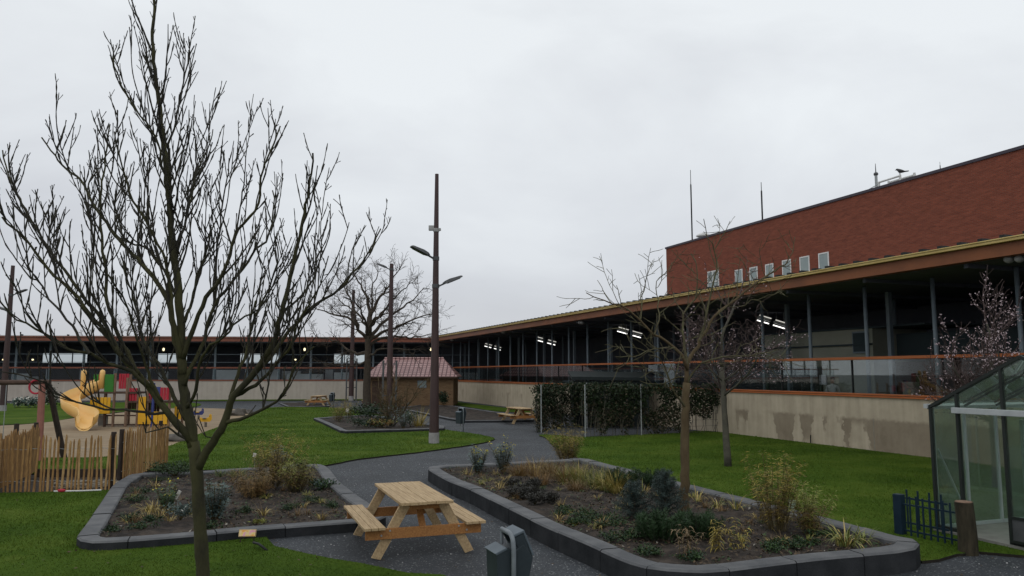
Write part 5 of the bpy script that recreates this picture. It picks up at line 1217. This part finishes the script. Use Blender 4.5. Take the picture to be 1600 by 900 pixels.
for i,(u,v,lab) in enumerate(((984,770,'yellow strappy tuft beside the back dwarf pine'),(1004,772,'small yellow strappy tuft between the dwarf pine and a blue spruce'),(1090,784,'yellow strappy tuft right of the bare tree trunk by the back kerb'),(1121,792,'yellow strappy tuft in the middle of the back kerb of the right bed'),(1150,796,'yellow strappy tuft left of the big golden bamboo'))):
    tuft(lab,u,v,.34,.35,80+i,'lf_straw',26,.013,2.0,lm2='lf_yelgreen',name='strappy_plant',cat='plant')
stalks('withered brown stalks in front of the left dwarf pine of the pair', 1075,862,.40,90,'lf_dry',7)
stalks('yellowing withered plant right of the front dwarf pines', 1117,864,.38,91,'lf_bamboo',9)
stalks('tall yellowing withered plant by itself in front of the golden bamboo', 1157,862,.42,92,'lf_bamboo',6)
bamboo('big golden bamboo clump at the right end of the right bed', 1213,826,1.12,.80,93,n=62)
bamboo('small golden bamboo clump right of the big one in the right bed', 1264,832,.72,.55,94,n=36,leafmat='lf_yelgreen')
label_tag('pale green plant label between the two golden bamboos', 1238,789,812,.12,.16,'tag2',.1)
tuft('low rosette of striped strappy leaves near the right tip of the right bed', 1322,853,.42,.6,95,'lf_strap',52,.022,2.3,lm2='lf_straw',name='strappy_plant',cat='plant')
tuft('small strappy green tuft beside the striped rosette at the right tip', 1350,849,.28,.4,96,'lf_strap',26,.02,2.2,name='strappy_plant',cat='plant')
for i,(u,v,wd) in enumerate(((880,800,.6),(905,808,.7),(930,812,.7),(955,822,.6),(985,838,.5),(900,818,.5),(960,842,.5),(1012,865,.4),(1195,858,.5),(1235,856,.5),(1258,850,.4),(1080,872,.35),(1290,840,.5))):
    shrub('low dark green ground-cover mat on the soil of the right bed',u,v,.11,wd,100+i,'lf_green',520,(.025,.05),.55,'lf_dark',.5,name='ground_cover',cat='ground cover plant',group='low green mats in the right bed')
# left bed
bamboo('tall golden bamboo clump in the middle of the left bed', 425,762,1.15,1.05,110,n=85)
bamboo('shorter brown bamboo clump left of the tall golden one in the left bed', 396,775,.62,.9,111,'lf_bamboo_br',60,'lf_russet')
bamboo('small green-gold bamboo clump right of the tall one in the left bed', 462,765,.72,.8,112,'lf_yelgreen',60)
spurge('dark blue-green rosette shrub at the back kerb behind the golden bamboo', 434,730,.62,.55,113,26,0,'lf_bluegrey')
label_tag('white plant label in front of the tall golden bamboo, left of a pair', 417,737,764,.09,.17,tilt=-.1)
label_tag('greyer plant label in front of the tall golden bamboo, right of a pair', 443,736,762,.09,.16,tilt=.15)
label_tag('round white label half hidden high in the tall golden bamboo', 397,711,742,.08,.10)
shrub('broad dark green shrub at the back corner of the left bed by the fence end', 274,744,.36,1.2,114,'lf_green',1600,(.03,.06),.6,'lf_dark',.4)
spurge('small spurge with scattered yellow flowers in the left half of the left bed', 262,800,.52,.38,115,14,.6,'lf_green')
label_tag('white slanted plant label beside the small yellow-flowered spurge', 277,773,795,.06,.17,tilt=.5)
shrub('pale silvery shrub left of the near tree trunk in the left bed', 282,812,.30,.45,116,'lf_bluegrey',620,(.03,.07),.35,'lf_white',.07,name='silver_shrub')
spurge('dense blue-grey shrub right behind the near tree trunk in the left bed', 336,812,.66,.62,117,34,.05)
tuft('fallen yellow strappy tuft near the left kerb of the left bed', 236,802,.36,.6,118,'lf_straw',60,.010,2.6,name='strappy_plant',cat='plant')
tuft('strip of pale green grass along the back kerb of the left bed', 372,744,.28,.9,119,'lf_yelgreen',120,.008,1.4,lm2='lf_green')
tuft('green grass tuft beside the back kerb between the tree trunk and the bamboo', 345,745,.26,.7,120,'lf_green',90,.008,1.4,lm2='lf_yelgreen')
shrub('small bright yellow-green rosette near the front kerb of the left bed', 406,815,.08,.25,121,'lf_yelgreen',160,(.03,.06),.5,name='ground_cover',cat='ground cover plant')
shrub('green leafy shrub at the right back corner of the left bed', 505,762,.26,.7,122,'lf_green',700,(.04,.08),.5,'lf_bluegrey',.3)
shrub('small dark shrub at the right back kerb corner behind the green leafy one', 468,735,.28,.3,123,'lf_dark',260,(.04,.07),.5)
for i,(u,v,wd) in enumerate(((228,770,.6),(215,785,.5),(200,812,.5),(225,824,.5),(240,815,.3),(490,785,.6),(520,790,.5),(455,792,.5),(380,800,.4),(250,752,.5),(330,822,.4),(180,828,.4))):
    shrub('low dark green ground-cover mat on the soil of the left bed',u,v,.10,wd,130+i,'lf_dark',420,(.025,.05),.5,'lf_green',.4,name='ground_cover',cat='ground cover plant',group='low green mats in the left bed')
protos = []
for k,(lm,lm2,h,wd,n) in enumerate((('lf_dry','lf_russet',.16,.30,46),('lf_yelgreen','lf_straw',.15,.26,44),('lf_green','lf_yelgreen',.10,.24,50),('lf_straw','lf_dry',.20,.28,36))):
    before = set(C.objects); tuft('small low weed tuft scattered on the soil of a planting bed',880+20*k,820,h,wd,300+k,lm,n,.008,1.9,lm2=lm2,name='weed_tuft',cat='weed',group='small weed tufts on the bed soil')
    protos.append([o for o in set(C.objects)-before if o.type == 'EMPTY'][0])
r = R_(55)
for inn, zf, n in ((inR,zR,74),(inL,zL,44)):
    xs = [p.x for p in inn]; ys = [p.y for p in inn]; c = 0
    while c < n:
        x, y = r.uniform(min(xs),max(xs)), r.uniform(min(ys),max(ys))
        if not inside(inn,x,y) or min((p.x-x)**2+(p.y-y)**2 for p in inn) < .03: continue
        if mnoise.noise(Vector((x*.9,y*.9,2))) < -.2: continue
        c += 1; t = copy_tree(r.choice(protos)); t.location = (x,y,zf(x,y)-.01); t.rotation_euler.z = r.uniform(0,6.28); q = r.uniform(.7,1.35); t.scale = (q,q,q)
# middle bed
bamboo('small golden bamboo at the left end of the low far bed', 529,658,1.1,.9,140,n=36); bamboo('second small golden bamboo in the low far bed with a pale label', 545,656,1.15,.8,141,n=34)
label_tag('pale plant label on the second small bamboo of the low far bed', 542.5,641,656,.14,.2)
shrub('broad dark evergreen shrub at the back of the low far bed', 588,655,.85,2.6,142,'lf_dark',1500,(.08,.14),.6,'lf_green',.35)
shrub('low dark mound at the front kerb of the low far bed', 572,668,.5,1.8,143,'lf_dark',900,(.07,.12),.6)
shrub('low russet mound beside the multi-stemmed shrub in the low far bed', 595,668,.4,1.3,144,'lf_russet',800,(.06,.12),.4,'lf_yelgreen',.3)
spurge('blue-grey spurge right of the multi-stemmed shrub in the low far bed', 630,668,.95,.7,145,20,0)
tuft('pale feathery grass left of the tall lamp post in the low far bed', 655,667,.9,1.2,146,'lf_bamboo',110,.02,1.2,lm2='lf_straw')
shrub('white-flowered low shrub between the feathery grass and the spurge', 641,667,.7,.7,147,'lf_green',420,(.06,.1),.5,'lf_white',.14,topf=True)
# shrubs along the back wing and by the hut
for i,(u,v) in enumerate(((28,637),(45,637),(60,637),(84,640))):
    shrub('pale low shrub at the foot of the back wing wall on the far left' if i < 3 else 'dark round shrub beside the swing post in front of the back wing',u,v,.75 if i < 3 else 1.5,1.3 if i < 3 else 2.0,150+i,'lf_bluegrey' if i < 3 else 'lf_dark',420,(.12,.2),.6,'lf_white' if i < 3 else None,.25,group='pale shrubs along the far left wall' if i < 3 else None)
shrub('dark shrub against the right end of the hut wall', 694,634,1.1,1.2,155,'lf_dark',420,(.12,.2),.6)
# ------------------------------------------------------------------ pale fence
def fence(label, p0, p1, seed, n, posts, hgt=1.2, tops=None, lean=.03, posth=1.32, wr_=(.022,.038), tones=('pale_wood','pale_wood2','pale_wood')):
    r = R_(seed); p0 = Vector(p0); p1 = Vector(p1); d = p1-p0; Ls = d.length; rz = math.atan2(d.y,d.x)
    o = thing('pale_fence', label, 'fence', (p0.x,p0.y,0), rz, 'split pale fence round the play area')
    for x in posts:
        m = MB(); m.tube([(x,.09,-.1),(x+r.gauss(0,.01),.09,posth*r.uniform(.95,1.05))],[.062,.055],9); m.build('post', M['post_dark'], o)
    for i in range(n):
        x = Ls*(i+.5)/n+r.gauss(0,.012); h = hgt*r.uniform(.92,1.06); w_ = r.uniform(*wr_); lx = r.gauss(0,lean); m = MB()
        m._add([(x-w_,-.012,.03),(x+w_,-.014,.03),(x+w_,.014,.03),(x-w_,.012,.03),
                (x+lx-w_*.9,-.012,h*.93),(x+lx+w_*.9,-.012,h*.95),(x+lx+w_*.9,.012,h*.95),(x+lx-w_*.9,.012,h*.93),
                (x+lx-w_*.3,-.007,h),(x+lx+w_*.3,-.007,h),(x+lx+w_*.3,.007,h),(x+lx-w_*.3,.007,h)],
               [(3,2,1,0),(8,9,10,11)]+[(k*4+j,k*4+(j+1)%4,(k+1)*4+(j+1)%4,(k+1)*4+j) for k in (0,1) for j in range(4)])
        m.build('pale', M[r.choice(tones)], o)
    m = MB()
    for z in (.25,hgt*.78):
        pts = [(Ls*i/40, .02*math.sin(i*2.3)+.018, z+.012*math.sin(i*1.1)) for i in range(41)]; m.tube(pts,.005,4)
    m.build('wire', M['galv'], o)
f0, f1, f2, f3 = P(-70,773), P(181,768), P(190,754), P(262,724)
fence('see-through front run of the split pale fence along the lawn edge', f0, f1, 1, 36, [.05,(f1-f0).length-.15], 1.2, wr_=(.014,.024))
fence('right run of the split pale fence going back to a light end post', f2, f3, 2, 26, [.1,(f3-f2).length-.55], 1.2, posth=1.3)
fl0, fl1 = P(-30,779), P(58,738)
fence('dense left run of the split pale fence seen nearly end-on', fl0, fl1, 3, 46, [1.1,2.6,(fl1-fl0).length-.02], 1.2, lean=.012, posth=1.36, tones=('pale_wood3','pale_wood3','pale_wood'))
m = MB(); m.box((0,-.02,-.02),((P(182,747)-P(57,747)).length,.03,.22)); o = m.build('edging_board', M['post_dark']); o.location = P(57,747); o.rotation_euler.z = math.atan2(P(182,747).y-P(57,747).y, P(182,747).x-P(57,747).x)
tag(o, 'dark timber edging board behind the front pale fence', 'edging board')
o = thing('hose_coil', 'flat coil of pale old hose on the soil behind the front fence', 'hose', P(134,760)); m = MB(); r = R_(2)
pts = []
for i in range(150): a = i*.26; rr = .22+.30*i/150+r.gauss(0,.015); pts.append((math.cos(a)*rr*1.5,math.sin(a)*rr*.9,.04+.03*r.random()+.03*math.sin(a*.5)))
m.tube(pts,.018,5); m.build('hose', M['hose'], o)
m = MB(); q0, q1 = P(86,771.5), P(160,769.5); m.tube([q0+Vector((0,-.05,.06)),(q0+q1)/2+Vector((0,-.05,.055)),q1+Vector((0,-.05,.06))],.016,6); tag(m.build('pipe', M['white']),'thin white pipe lying along the foot of the front fence','pipe')
m = MB(); m.ball(P(100,770.5)+Vector((0,-.1,.07)),.10,.05,.04,8,5); tag(m.build('toy', M['red']),'small red plastic toy lying by the white pipe','toy')
# ------------------------------------------------------------------ playground tower
PT = P(185,668); k_ = PT.y/1200
pg = thing('play_tower', 'colourful wooden play tower with a yellow spiral slide', 'play tower', PT)
X = lambda u: (u-185)*k_*1.0
Z = lambda v: H-(v-582)*k_*1.0
def pole(u, v0, v1, y=0, r_=.06, mt='playwood'):
    m = MB(); m.tube([(X(u),y,max(0,Z(v1))),(X(u),y,Z(v0))],r_,8); m.build('post', M[mt], pg)
def panel(u0, v0, u1, v1, y, mt, slots=0, name='panel'):
    m = MB(); x0, x1, z0, z1 = X(u0), X(u1), Z(v1), Z(v0); n = slots or 1
    for i in range(n):
        a = x0+(x1-x0)*i/n; b = x0+(x1-x0)*(i+1)/n; m.box((a+(.012 if slots else 0),y-.025,z0),(b-(.012 if slots else 0),y+.025,z1))
    m.build(name, M[mt], pg, bevel=.008)
for u, v0, y in ((163,588,0),(176,583,.0),(197,590,-.1),(213,606,0),(228,602,0),(238,598,-.1),(262,603,0),(140,600,1.3),(176,585,1.5),(213,606,1.5),(262,605,1.5)):
    pole(u,v0,675,y,.065,'blue' if u == 238 else ('playdark' if u in (163,140) else 'playwood'))
panel(161,585,175,612,-.06,'grn'); panel(182,584,198,607,-.02,'red',4); panel(133,585,141,611,.55,'grn'); panel(141,585,152,607,.55,'red'); panel(199,606,212,626,-.02,'red',3); panel(213,612,233,625,.9,'red',4)
panel(232,601,239,618,-.16,'red'); panel(239,604,249,624,-.13,'blue'); panel(249,605,263,624,-.16,'red',3); panel(141,620,173,644,-.12,'yel',6); panel(141,640,173,645,-.16,'yel'); panel(216,619,227,648,-.10,'yel'); panel(216,648,240,661,-.1,'yel'); panel(240,642,262,661,-.14,'yel',3); panel(262,635,272,655,.6,'yel'); panel(176,612,197,640,1.2,'playdark',5,'back_boards'); panel(198,630,228,660,1.3,'playdark',6,'back_boards')
for (u0,u1,v) in ((140,215,613),(196,265,627)):
    m = MB(); m.box((X(u0),-.1,Z(v)-.05),(X(u1),1.5,Z(v)+.04)); m.build('deck', M['playdark'], pg)
for v in (648,662):
    m = MB(); m.beam((X(163),-.02,Z(v)),(X(262),-.02,Z(v)),.05,.07); m.build('rail', M['playdark'], pg)
panel(148,648,163,664,.3,'slab',0,'panel')
sl_ = thing('x','x','x') if False else None
m = MB()
for u in (127.5,156.5): m.tube([(X(u),-.05,Z(622) if u < 140 else Z(607)),(X(u),-.05,Z(583)),(X(u),-.03,Z(580)),(X(u)+.01,-.01,Z(578.3))],[.115,.125,.115,.06],10)
m.build('slide_entry', M['slide'], pg, smooth=True)
# spiral chute
def at_tower(u, v, y): return PD(u, v, PT.y+y)-Vector((PT.x,PT.y,0))
path = smoothpoly([at_tower(u,v,y) for u,v,y in ((152,607,.25),(140,612,.0),(122,621,-.3),(110,630,-.8),(111,640,-1.35),(124,648,-1.55),(135,653,-1.75),(138,660,-2.15),(131,667,-2.6))], False, .12)
path[-1].z = max(path[-1].z,.17)
n = len(path); vs = []; prof = [(-.46,.40),(-.42,.43),(-.36,.06),(-.18,-.08),(0,-.11),(.18,-.08),(.36,.06),(.42,.43),(.46,.40),(.40,.02),(.20,-.16),(0,-.19),(-.20,-.16),(-.40,.02)]
for i in range(n):
    t = (path[min(n-1,i+1)]-path[max(0,i-1)]); t.z *= .3; t.normalize(); sd_ = t.cross(Vector((0,0,1))).normalized()
    for a, b in prof: vs.append(path[i]+sd_*a*.9+Vector((0,0,b)))
q = len(prof); m = MB(); m._add(vs, [(i*q+j,i*q+(j+1)%q,(i+1)*q+(j+1)%q,(i+1)*q+j) for i in range(n-1) for j in range(q)]+[tuple(range(q)),tuple(range((n-1)*q+q-1,(n-1)*q-1,-1))]); m.build('slide', M['slide'], pg, smooth=True)
# swing frame
sw0 = P(60,722); swx = thing('swing_set', 'wooden swing frame with one red and one dark leg at the left picture edge', 'swing', sw0)
ap = PD(71,598,sw0.y+.3)-Vector((sw0.x,sw0.y,0))
m = MB(); m.tube([(0,0,0),ap+Vector((-.03,-.1,-.05))],[.10,.095],10); m.build('leg', M['redwood'], swx)
rf = PD(100,722,sw0.y+.9)-Vector((sw0.x,sw0.y,0)); rf.z = 0; m = MB(); m.tube([rf,ap+Vector((.03,.1,-.02))],[.09,.08],10); m.build('leg', M['post_dark'], swx)
lb = ap+Vector((-4.2,-.6,-.02)); m = MB(); m.tube([ap+Vector((.15,0,.02)),lb],.075,10); m.build('crossbeam', M['playdark'], swx)
for dx in (-.9,.4): m = MB(); m.tube([(lb.x+dx,lb.y-.1+.2*dx,0),lb+Vector((0.02,0,-.03))],.09,8); m.build('leg', M['redwood'], swx)
mid_ = ap.lerp(lb,.30)
for dx in (-.22,.22): m = MB(); m.tube([mid_+Vector((dx,0,-.06)),Vector((mid_.x+dx,mid_.y,.50))],.012,5); m.build('chain', M['galv'], swx)
m = MB(); m.box((mid_.x-.26,mid_.y-.1,.46),(mid_.x+.26,mid_.y+.1,.50)); m.build('seat', M['rubber'], swx, bevel=.01)
m = MB(); pts = [(ap.x-.18+.20*math.cos(a),ap.y-.15,ap.z-.12+.20*math.sin(a)) for a in [PI*.45+PI*1.3*i/12 for i in range(13)]]; m.tube(pts,.03,8); m.build('bracket', M['red'], swx)
# spring riders and boulders
def rider(label, u, v, c1, c2, seed):
    o = thing('spring_rider', label, 'spring rider', P(u,v), .4, 'spring riders on the sand'); o.scale = (.62,.62,.62)
    m = MB(); m.tube([(math.cos(i*.7)*.10,math.sin(i*.7)*.10,i*.008) for i in range(52)],.016,5); m.build('spring', M['rubber'], o)
    m = MB(); m.extr([(-.42,.45),(.30,.43),(.44,.62),(.40,.98),(.26,1.02),(.20,.78),(-.12,.66),(-.40,.80),(-.46,.62)],-.03,.03); m.build('body', M[c1], o, bevel=.01)
    m = MB(); m.box((-.25,-.16,.66),(.05,.16,.70)); m.build('seat', M[c2], o); m = MB(); m.cyl((.27,-.2,.85),(.27,.2,.85),.02,8); m.build('handle', M[c2], o)
rider('yellow spring rider on the sand right of the near tree trunk', 321,668,'yel','rubber',1); rider('blue and yellow spring rider beside the near tree trunk', 310,656,'blue','yel',2)
for i,(u,v,s,lab) in enumerate(((374,650,.50,'largest grey boulder at the right rim of the sand'),(388,647,.32,'small grey boulder at the right end of the sand'),(281,690,.46,'dark boulder by the right end of the pale fence'),(290,688,.28,'smaller boulder leaning on the dark boulder by the pale fence'))):
    m = MB(); m.ball((0,0,s*.3),s,s*.7,s*.55,14,9,0,.7,i*3.1); o = m.build('boulder', M['rock'], None, smooth=True, loc=P(u,v)); tag(o, lab, 'boulder')
# ------------------------------------------------------------------ greenhouse: local x along the gable (towards camera), y along its length
GH = P(1466,833); gh = thing('greenhouse', 'glass greenhouse with dark gable bars and a sliding door at the right edge', 'greenhouse', GH, RZ)
eav, Wg, Lg, rid = 2.03, 3.2, 4.4, 2.03+1.6*.50
def gz(x): return eav+(rid-eav)*(1-abs(x-Wg/2)/(Wg/2))
m = MB(); m.box((-.05,-.05,-.02),(Wg+.05,Lg+.05,.08)); m.build('slab', M['slab'], gh)
m = MB()
xs_ = [0,.50,1.28,2.05,2.75,Wg]
for x in xs_: m.box((x-.024,-.03,.08),(x+.024,.024,gz(x)-.02))
m.beam((-.06,0,eav-.015),(Wg/2,0,rid),.05,.05); m.beam((Wg+.06,0,eav-.015),(Wg/2,0,rid),.05,.05)
m.box((0,-.02,.08),(.476,.02,.14)); m.box((1.304,-.02,.08),(Wg,.02,.14)); m.build('gable_frame', M['ghframe'], gh)
m = MB(); m.box((.46,-.10,1.955),(2.9,-.035,2.045)); m.build('door_track', M['alu'], gh, bevel=.006)
for i in range(len(xs_)-1):
    a, b = xs_[i]+.024, xs_[i+1]-.024; p_ = MB()
    if i != 1:
        z0_ = .5 if i == 2 else .14
        pts = [(a,z0_),(b,z0_),(b,gz(b)-.03)]+([(Wg/2,rid-.03)] if a < Wg/2 < b else [])+[(a,gz(a)-.03)]
    else: pts = [(a,2.05),(b,2.05),(b,gz(b)-.03),(a,gz(a)-.03)]
    p_.extr(pts,-.003,.003); p_.build('pane', M['ghglass'], gh)
dm = MB(); dm.box((1.30,-.075,.12),(1.34,-.045,1.95)); dm.box((2.05,-.075,.12),(2.09,-.045,1.95)); dm.box((1.34,-.075,.12),(2.05,-.045,.16)); dm.box((1.34,-.075,.46),(2.05,-.045,.50)); do = dm.build('door', M['ghframe'], gh)
p_ = MB(); p_.box((1.34,-.063,.16),(2.05,-.057,.46)); p_.build('kick_panel', M['lampmetal'], do); p_ = MB(); p_.box((1.34,-.063,.5),(2.05,-.057,1.95)); p_.build('pane', M['ghglass'], do)
for x in (0,Wg):
    f = MB()
    for k in range(7): y_ = Lg*k/6; f.box((x-.02,y_-.015+(.03 if k == 0 else 0),.08),(x+.02,y_+.015+(.03 if k == 0 else 0),eav-.03))
    f.box((x-.03,.03,eav-.03),(x+.03,Lg,eav+.02)); f.box((x-.02,.05,.08),(x+.02,Lg,.13)); 
    f.beam((x,.1,1.35),(x,.75,.1),.025,.012); f.beam((x,Lg-.1,1.6),(x,Lg-1.2,.1),.025,.012); f.build('side_frame', M['alu'] if x == 0 else M['ghframe'], gh)
    p_ = MB(); p_.box((x-.004,.06,.13),(x+.004,Lg,eav-.03)); p_.build('pane', M['ghglass'], gh)
m = MB(); m.box((-.10,-.05,eav-.02),(-.03,Lg,eav+.05)); m.build('gutter', M['alu'], gh)
rfm = MB()
for sgn in (-1,1):
    xe = 0 if sgn < 0 else Wg
    for k in range(7): y_ = Lg*k/6+(.06 if k == 0 else 0); rfm.beam((xe,y_,eav),(Wg/2,y_,rid-.01),.03,.03)
rfm.box((Wg/2-.03,.03,rid-.03),(Wg/2+.03,Lg,rid+.03)); rfm.build('roof_frame', M['ghframe'], gh)
for sgn in (-1,1):
    xe = 0 if sgn < 0 else Wg; p_ = MB(); vs = [(xe,.04,eav+.03),(Wg/2,.04,rid+.015),(Wg/2,Lg,rid+.015),(xe,Lg,eav+.03)]
    p_._add(vs+[(x,y,z+.006) for x,y,z in vs],[(0,1,2,3),(7,6,5,4),(0,4,5,1),(1,5,6,2),(2,6,7,3),(3,7,4,0)]); p_.build('roof_pane', M['ghglass'], gh)
m = MB(); m.box((0,Lg,.08),(Wg,Lg+.02,.14)); 
for x in xs_: m.box((x-.02,Lg,.14),(x+.02,Lg+.03,gz(x)-.02))
m.build('rear_frame', M['alu'], gh); p_ = MB(); p_.extr([(0,.14),(Wg,.14),(Wg,eav),(Wg/2,rid-.03),(0,eav)],Lg+.005,Lg+.010); p_.build('pane', M['ghglass'], gh)
m = MB(); m.box((1.4,.15,.15),(1.45,.2,1.9)); m.beam((.9,1.2,2.0),(Wg/2,1.2,rid-.05),.03,.03); m.beam((.2,1.5,eav),(Wg-.2,1.5,eav),.03,.03); m.beam((.9,2.6,1.95),(1.6,2.6,2.6),.02,.02); m.build('inner_brace', M['alu'], gh)
# ------------------------------------------------------------------ blue fence, log post, lawn sign, hose stub
F0, F1 = P(1408,838), P(1500,857); d = F1-F0; o = thing('blue_fence', 'low dark blue metal picket fence beside the greenhouse', 'fence', F0, math.atan2(d.y,d.x)); Ls = d.length
m = MB(); m.box((-.075,-.06,0),(.065,.06,.66)); m.build('post', M['bluefence'], o, bevel=.008)
for z in (.10,.50): m = MB(); m.box((.065,-.015,z),(Ls,.013,z+.025)); m.build('rail', M['bluefence'], o)
for i in range(7): x = .20+(Ls-.30)*i/6; m = MB(); m.box((x-.013,-.035,.02),(x+.013,-.016,.65+.015*(i%2))); m.build('picket', M['bluefence'], o, bevel=.004)
F2 = F0+Vector((.36,.55,0)); o = thing('blue_fence', 'short run of blue pickets just behind the low blue fence', 'fence', F2, math.atan2(d.y,d.x)); 
for z in (.10,.50): m = MB(); m.box((0,-.012,z),(.75,.012,z+.03)); m.build('rail', M['bluefence'], o)
for i in range(4): m = MB(); m.box((.06+.2*i-.013,-.03,.02),(.06+.2*i+.013,-.013,.66)); m.build('picket', M['bluefence'], o)
o = thing('log_post', 'stout weathered log post at the end of the blue fence', 'post', P(1513,866)); m = MB(); m.tube([(0,0,-.05),(.005,0,.25),(-.005,0,.5),(-.02,.0,.735)],[.135,.128,.125,.122],16); m.build('log', M['log'], o, smooth=False)
m = MB(); m.tube([(-.02,0,.736),(-.02,0,.745)],[.116,.11],16); m.build('cut_end', M['playwood'], o)
sg = P(386,841,.1); o = thing('lawn_sign', 'small orange and pink picture board lying low on the lawn by the left bed', 'sign', (sg.x,sg.y,.04), .05)
m = MB(); m.box((-.13,-.012,0),(.13,.012,.11),0,Matrix.Rotation(-.35,3,'X'),(0,0,.08)); m.build('board', M['wood'], o, bevel=.003)
def signmat():
    m_, nt_, b_ = newmat('sign_print'); tc_ = N(nt_,'ShaderNodeTexCoord'); nz_ = N(nt_,'ShaderNodeTexNoise', Scale=16.0, Detail=2); L(nt_,tc_.outputs['Object'],nz_.inputs['Vector'])
    cr_ = N(nt_,'ShaderNodeValToRGB'); e_ = cr_.color_ramp.elements; e_[0].position = .35; e_[0].color = (.8,.35,.06,1); e_[1].position = .62; e_[1].color = (.75,.32,.45,1); q_ = e_.new(.5); q_.color = (.75,.6,.25,1); L(nt_,nz_.outputs['Fac'],cr_.inputs[0]); L(nt_,cr_.outputs[0],b_.inputs['Base Color']); return m_
m = MB(); m.box((-.12,-.018,.01),(.12,-.0135,.10),0,Matrix.Rotation(-.35,3,'X'),(0,0,.08)); m.build('print', signmat(), o)
for x in (-.1,.1): m = MB(); m.cyl((x,.01,-.05),(x,.02,.12),.008,6); m.build('stake', M['post_dark'], o)
m = MB(); q = [P(396,848,.10),P(404,850,.11),P(411,855,.08),P(418,861,.03)]; m.tube(smoothpoly(q,False,.04),.018,8); tag(m.build('hose', M['rubber'], None, smooth=True), 'short black hose end sticking out of the lawn by the sign', 'hose')
# remove helper empties without geometry
for o in list(C.objects):
    if o.type == 'EMPTY' and not o.children: bpy.data.objects.remove(o)
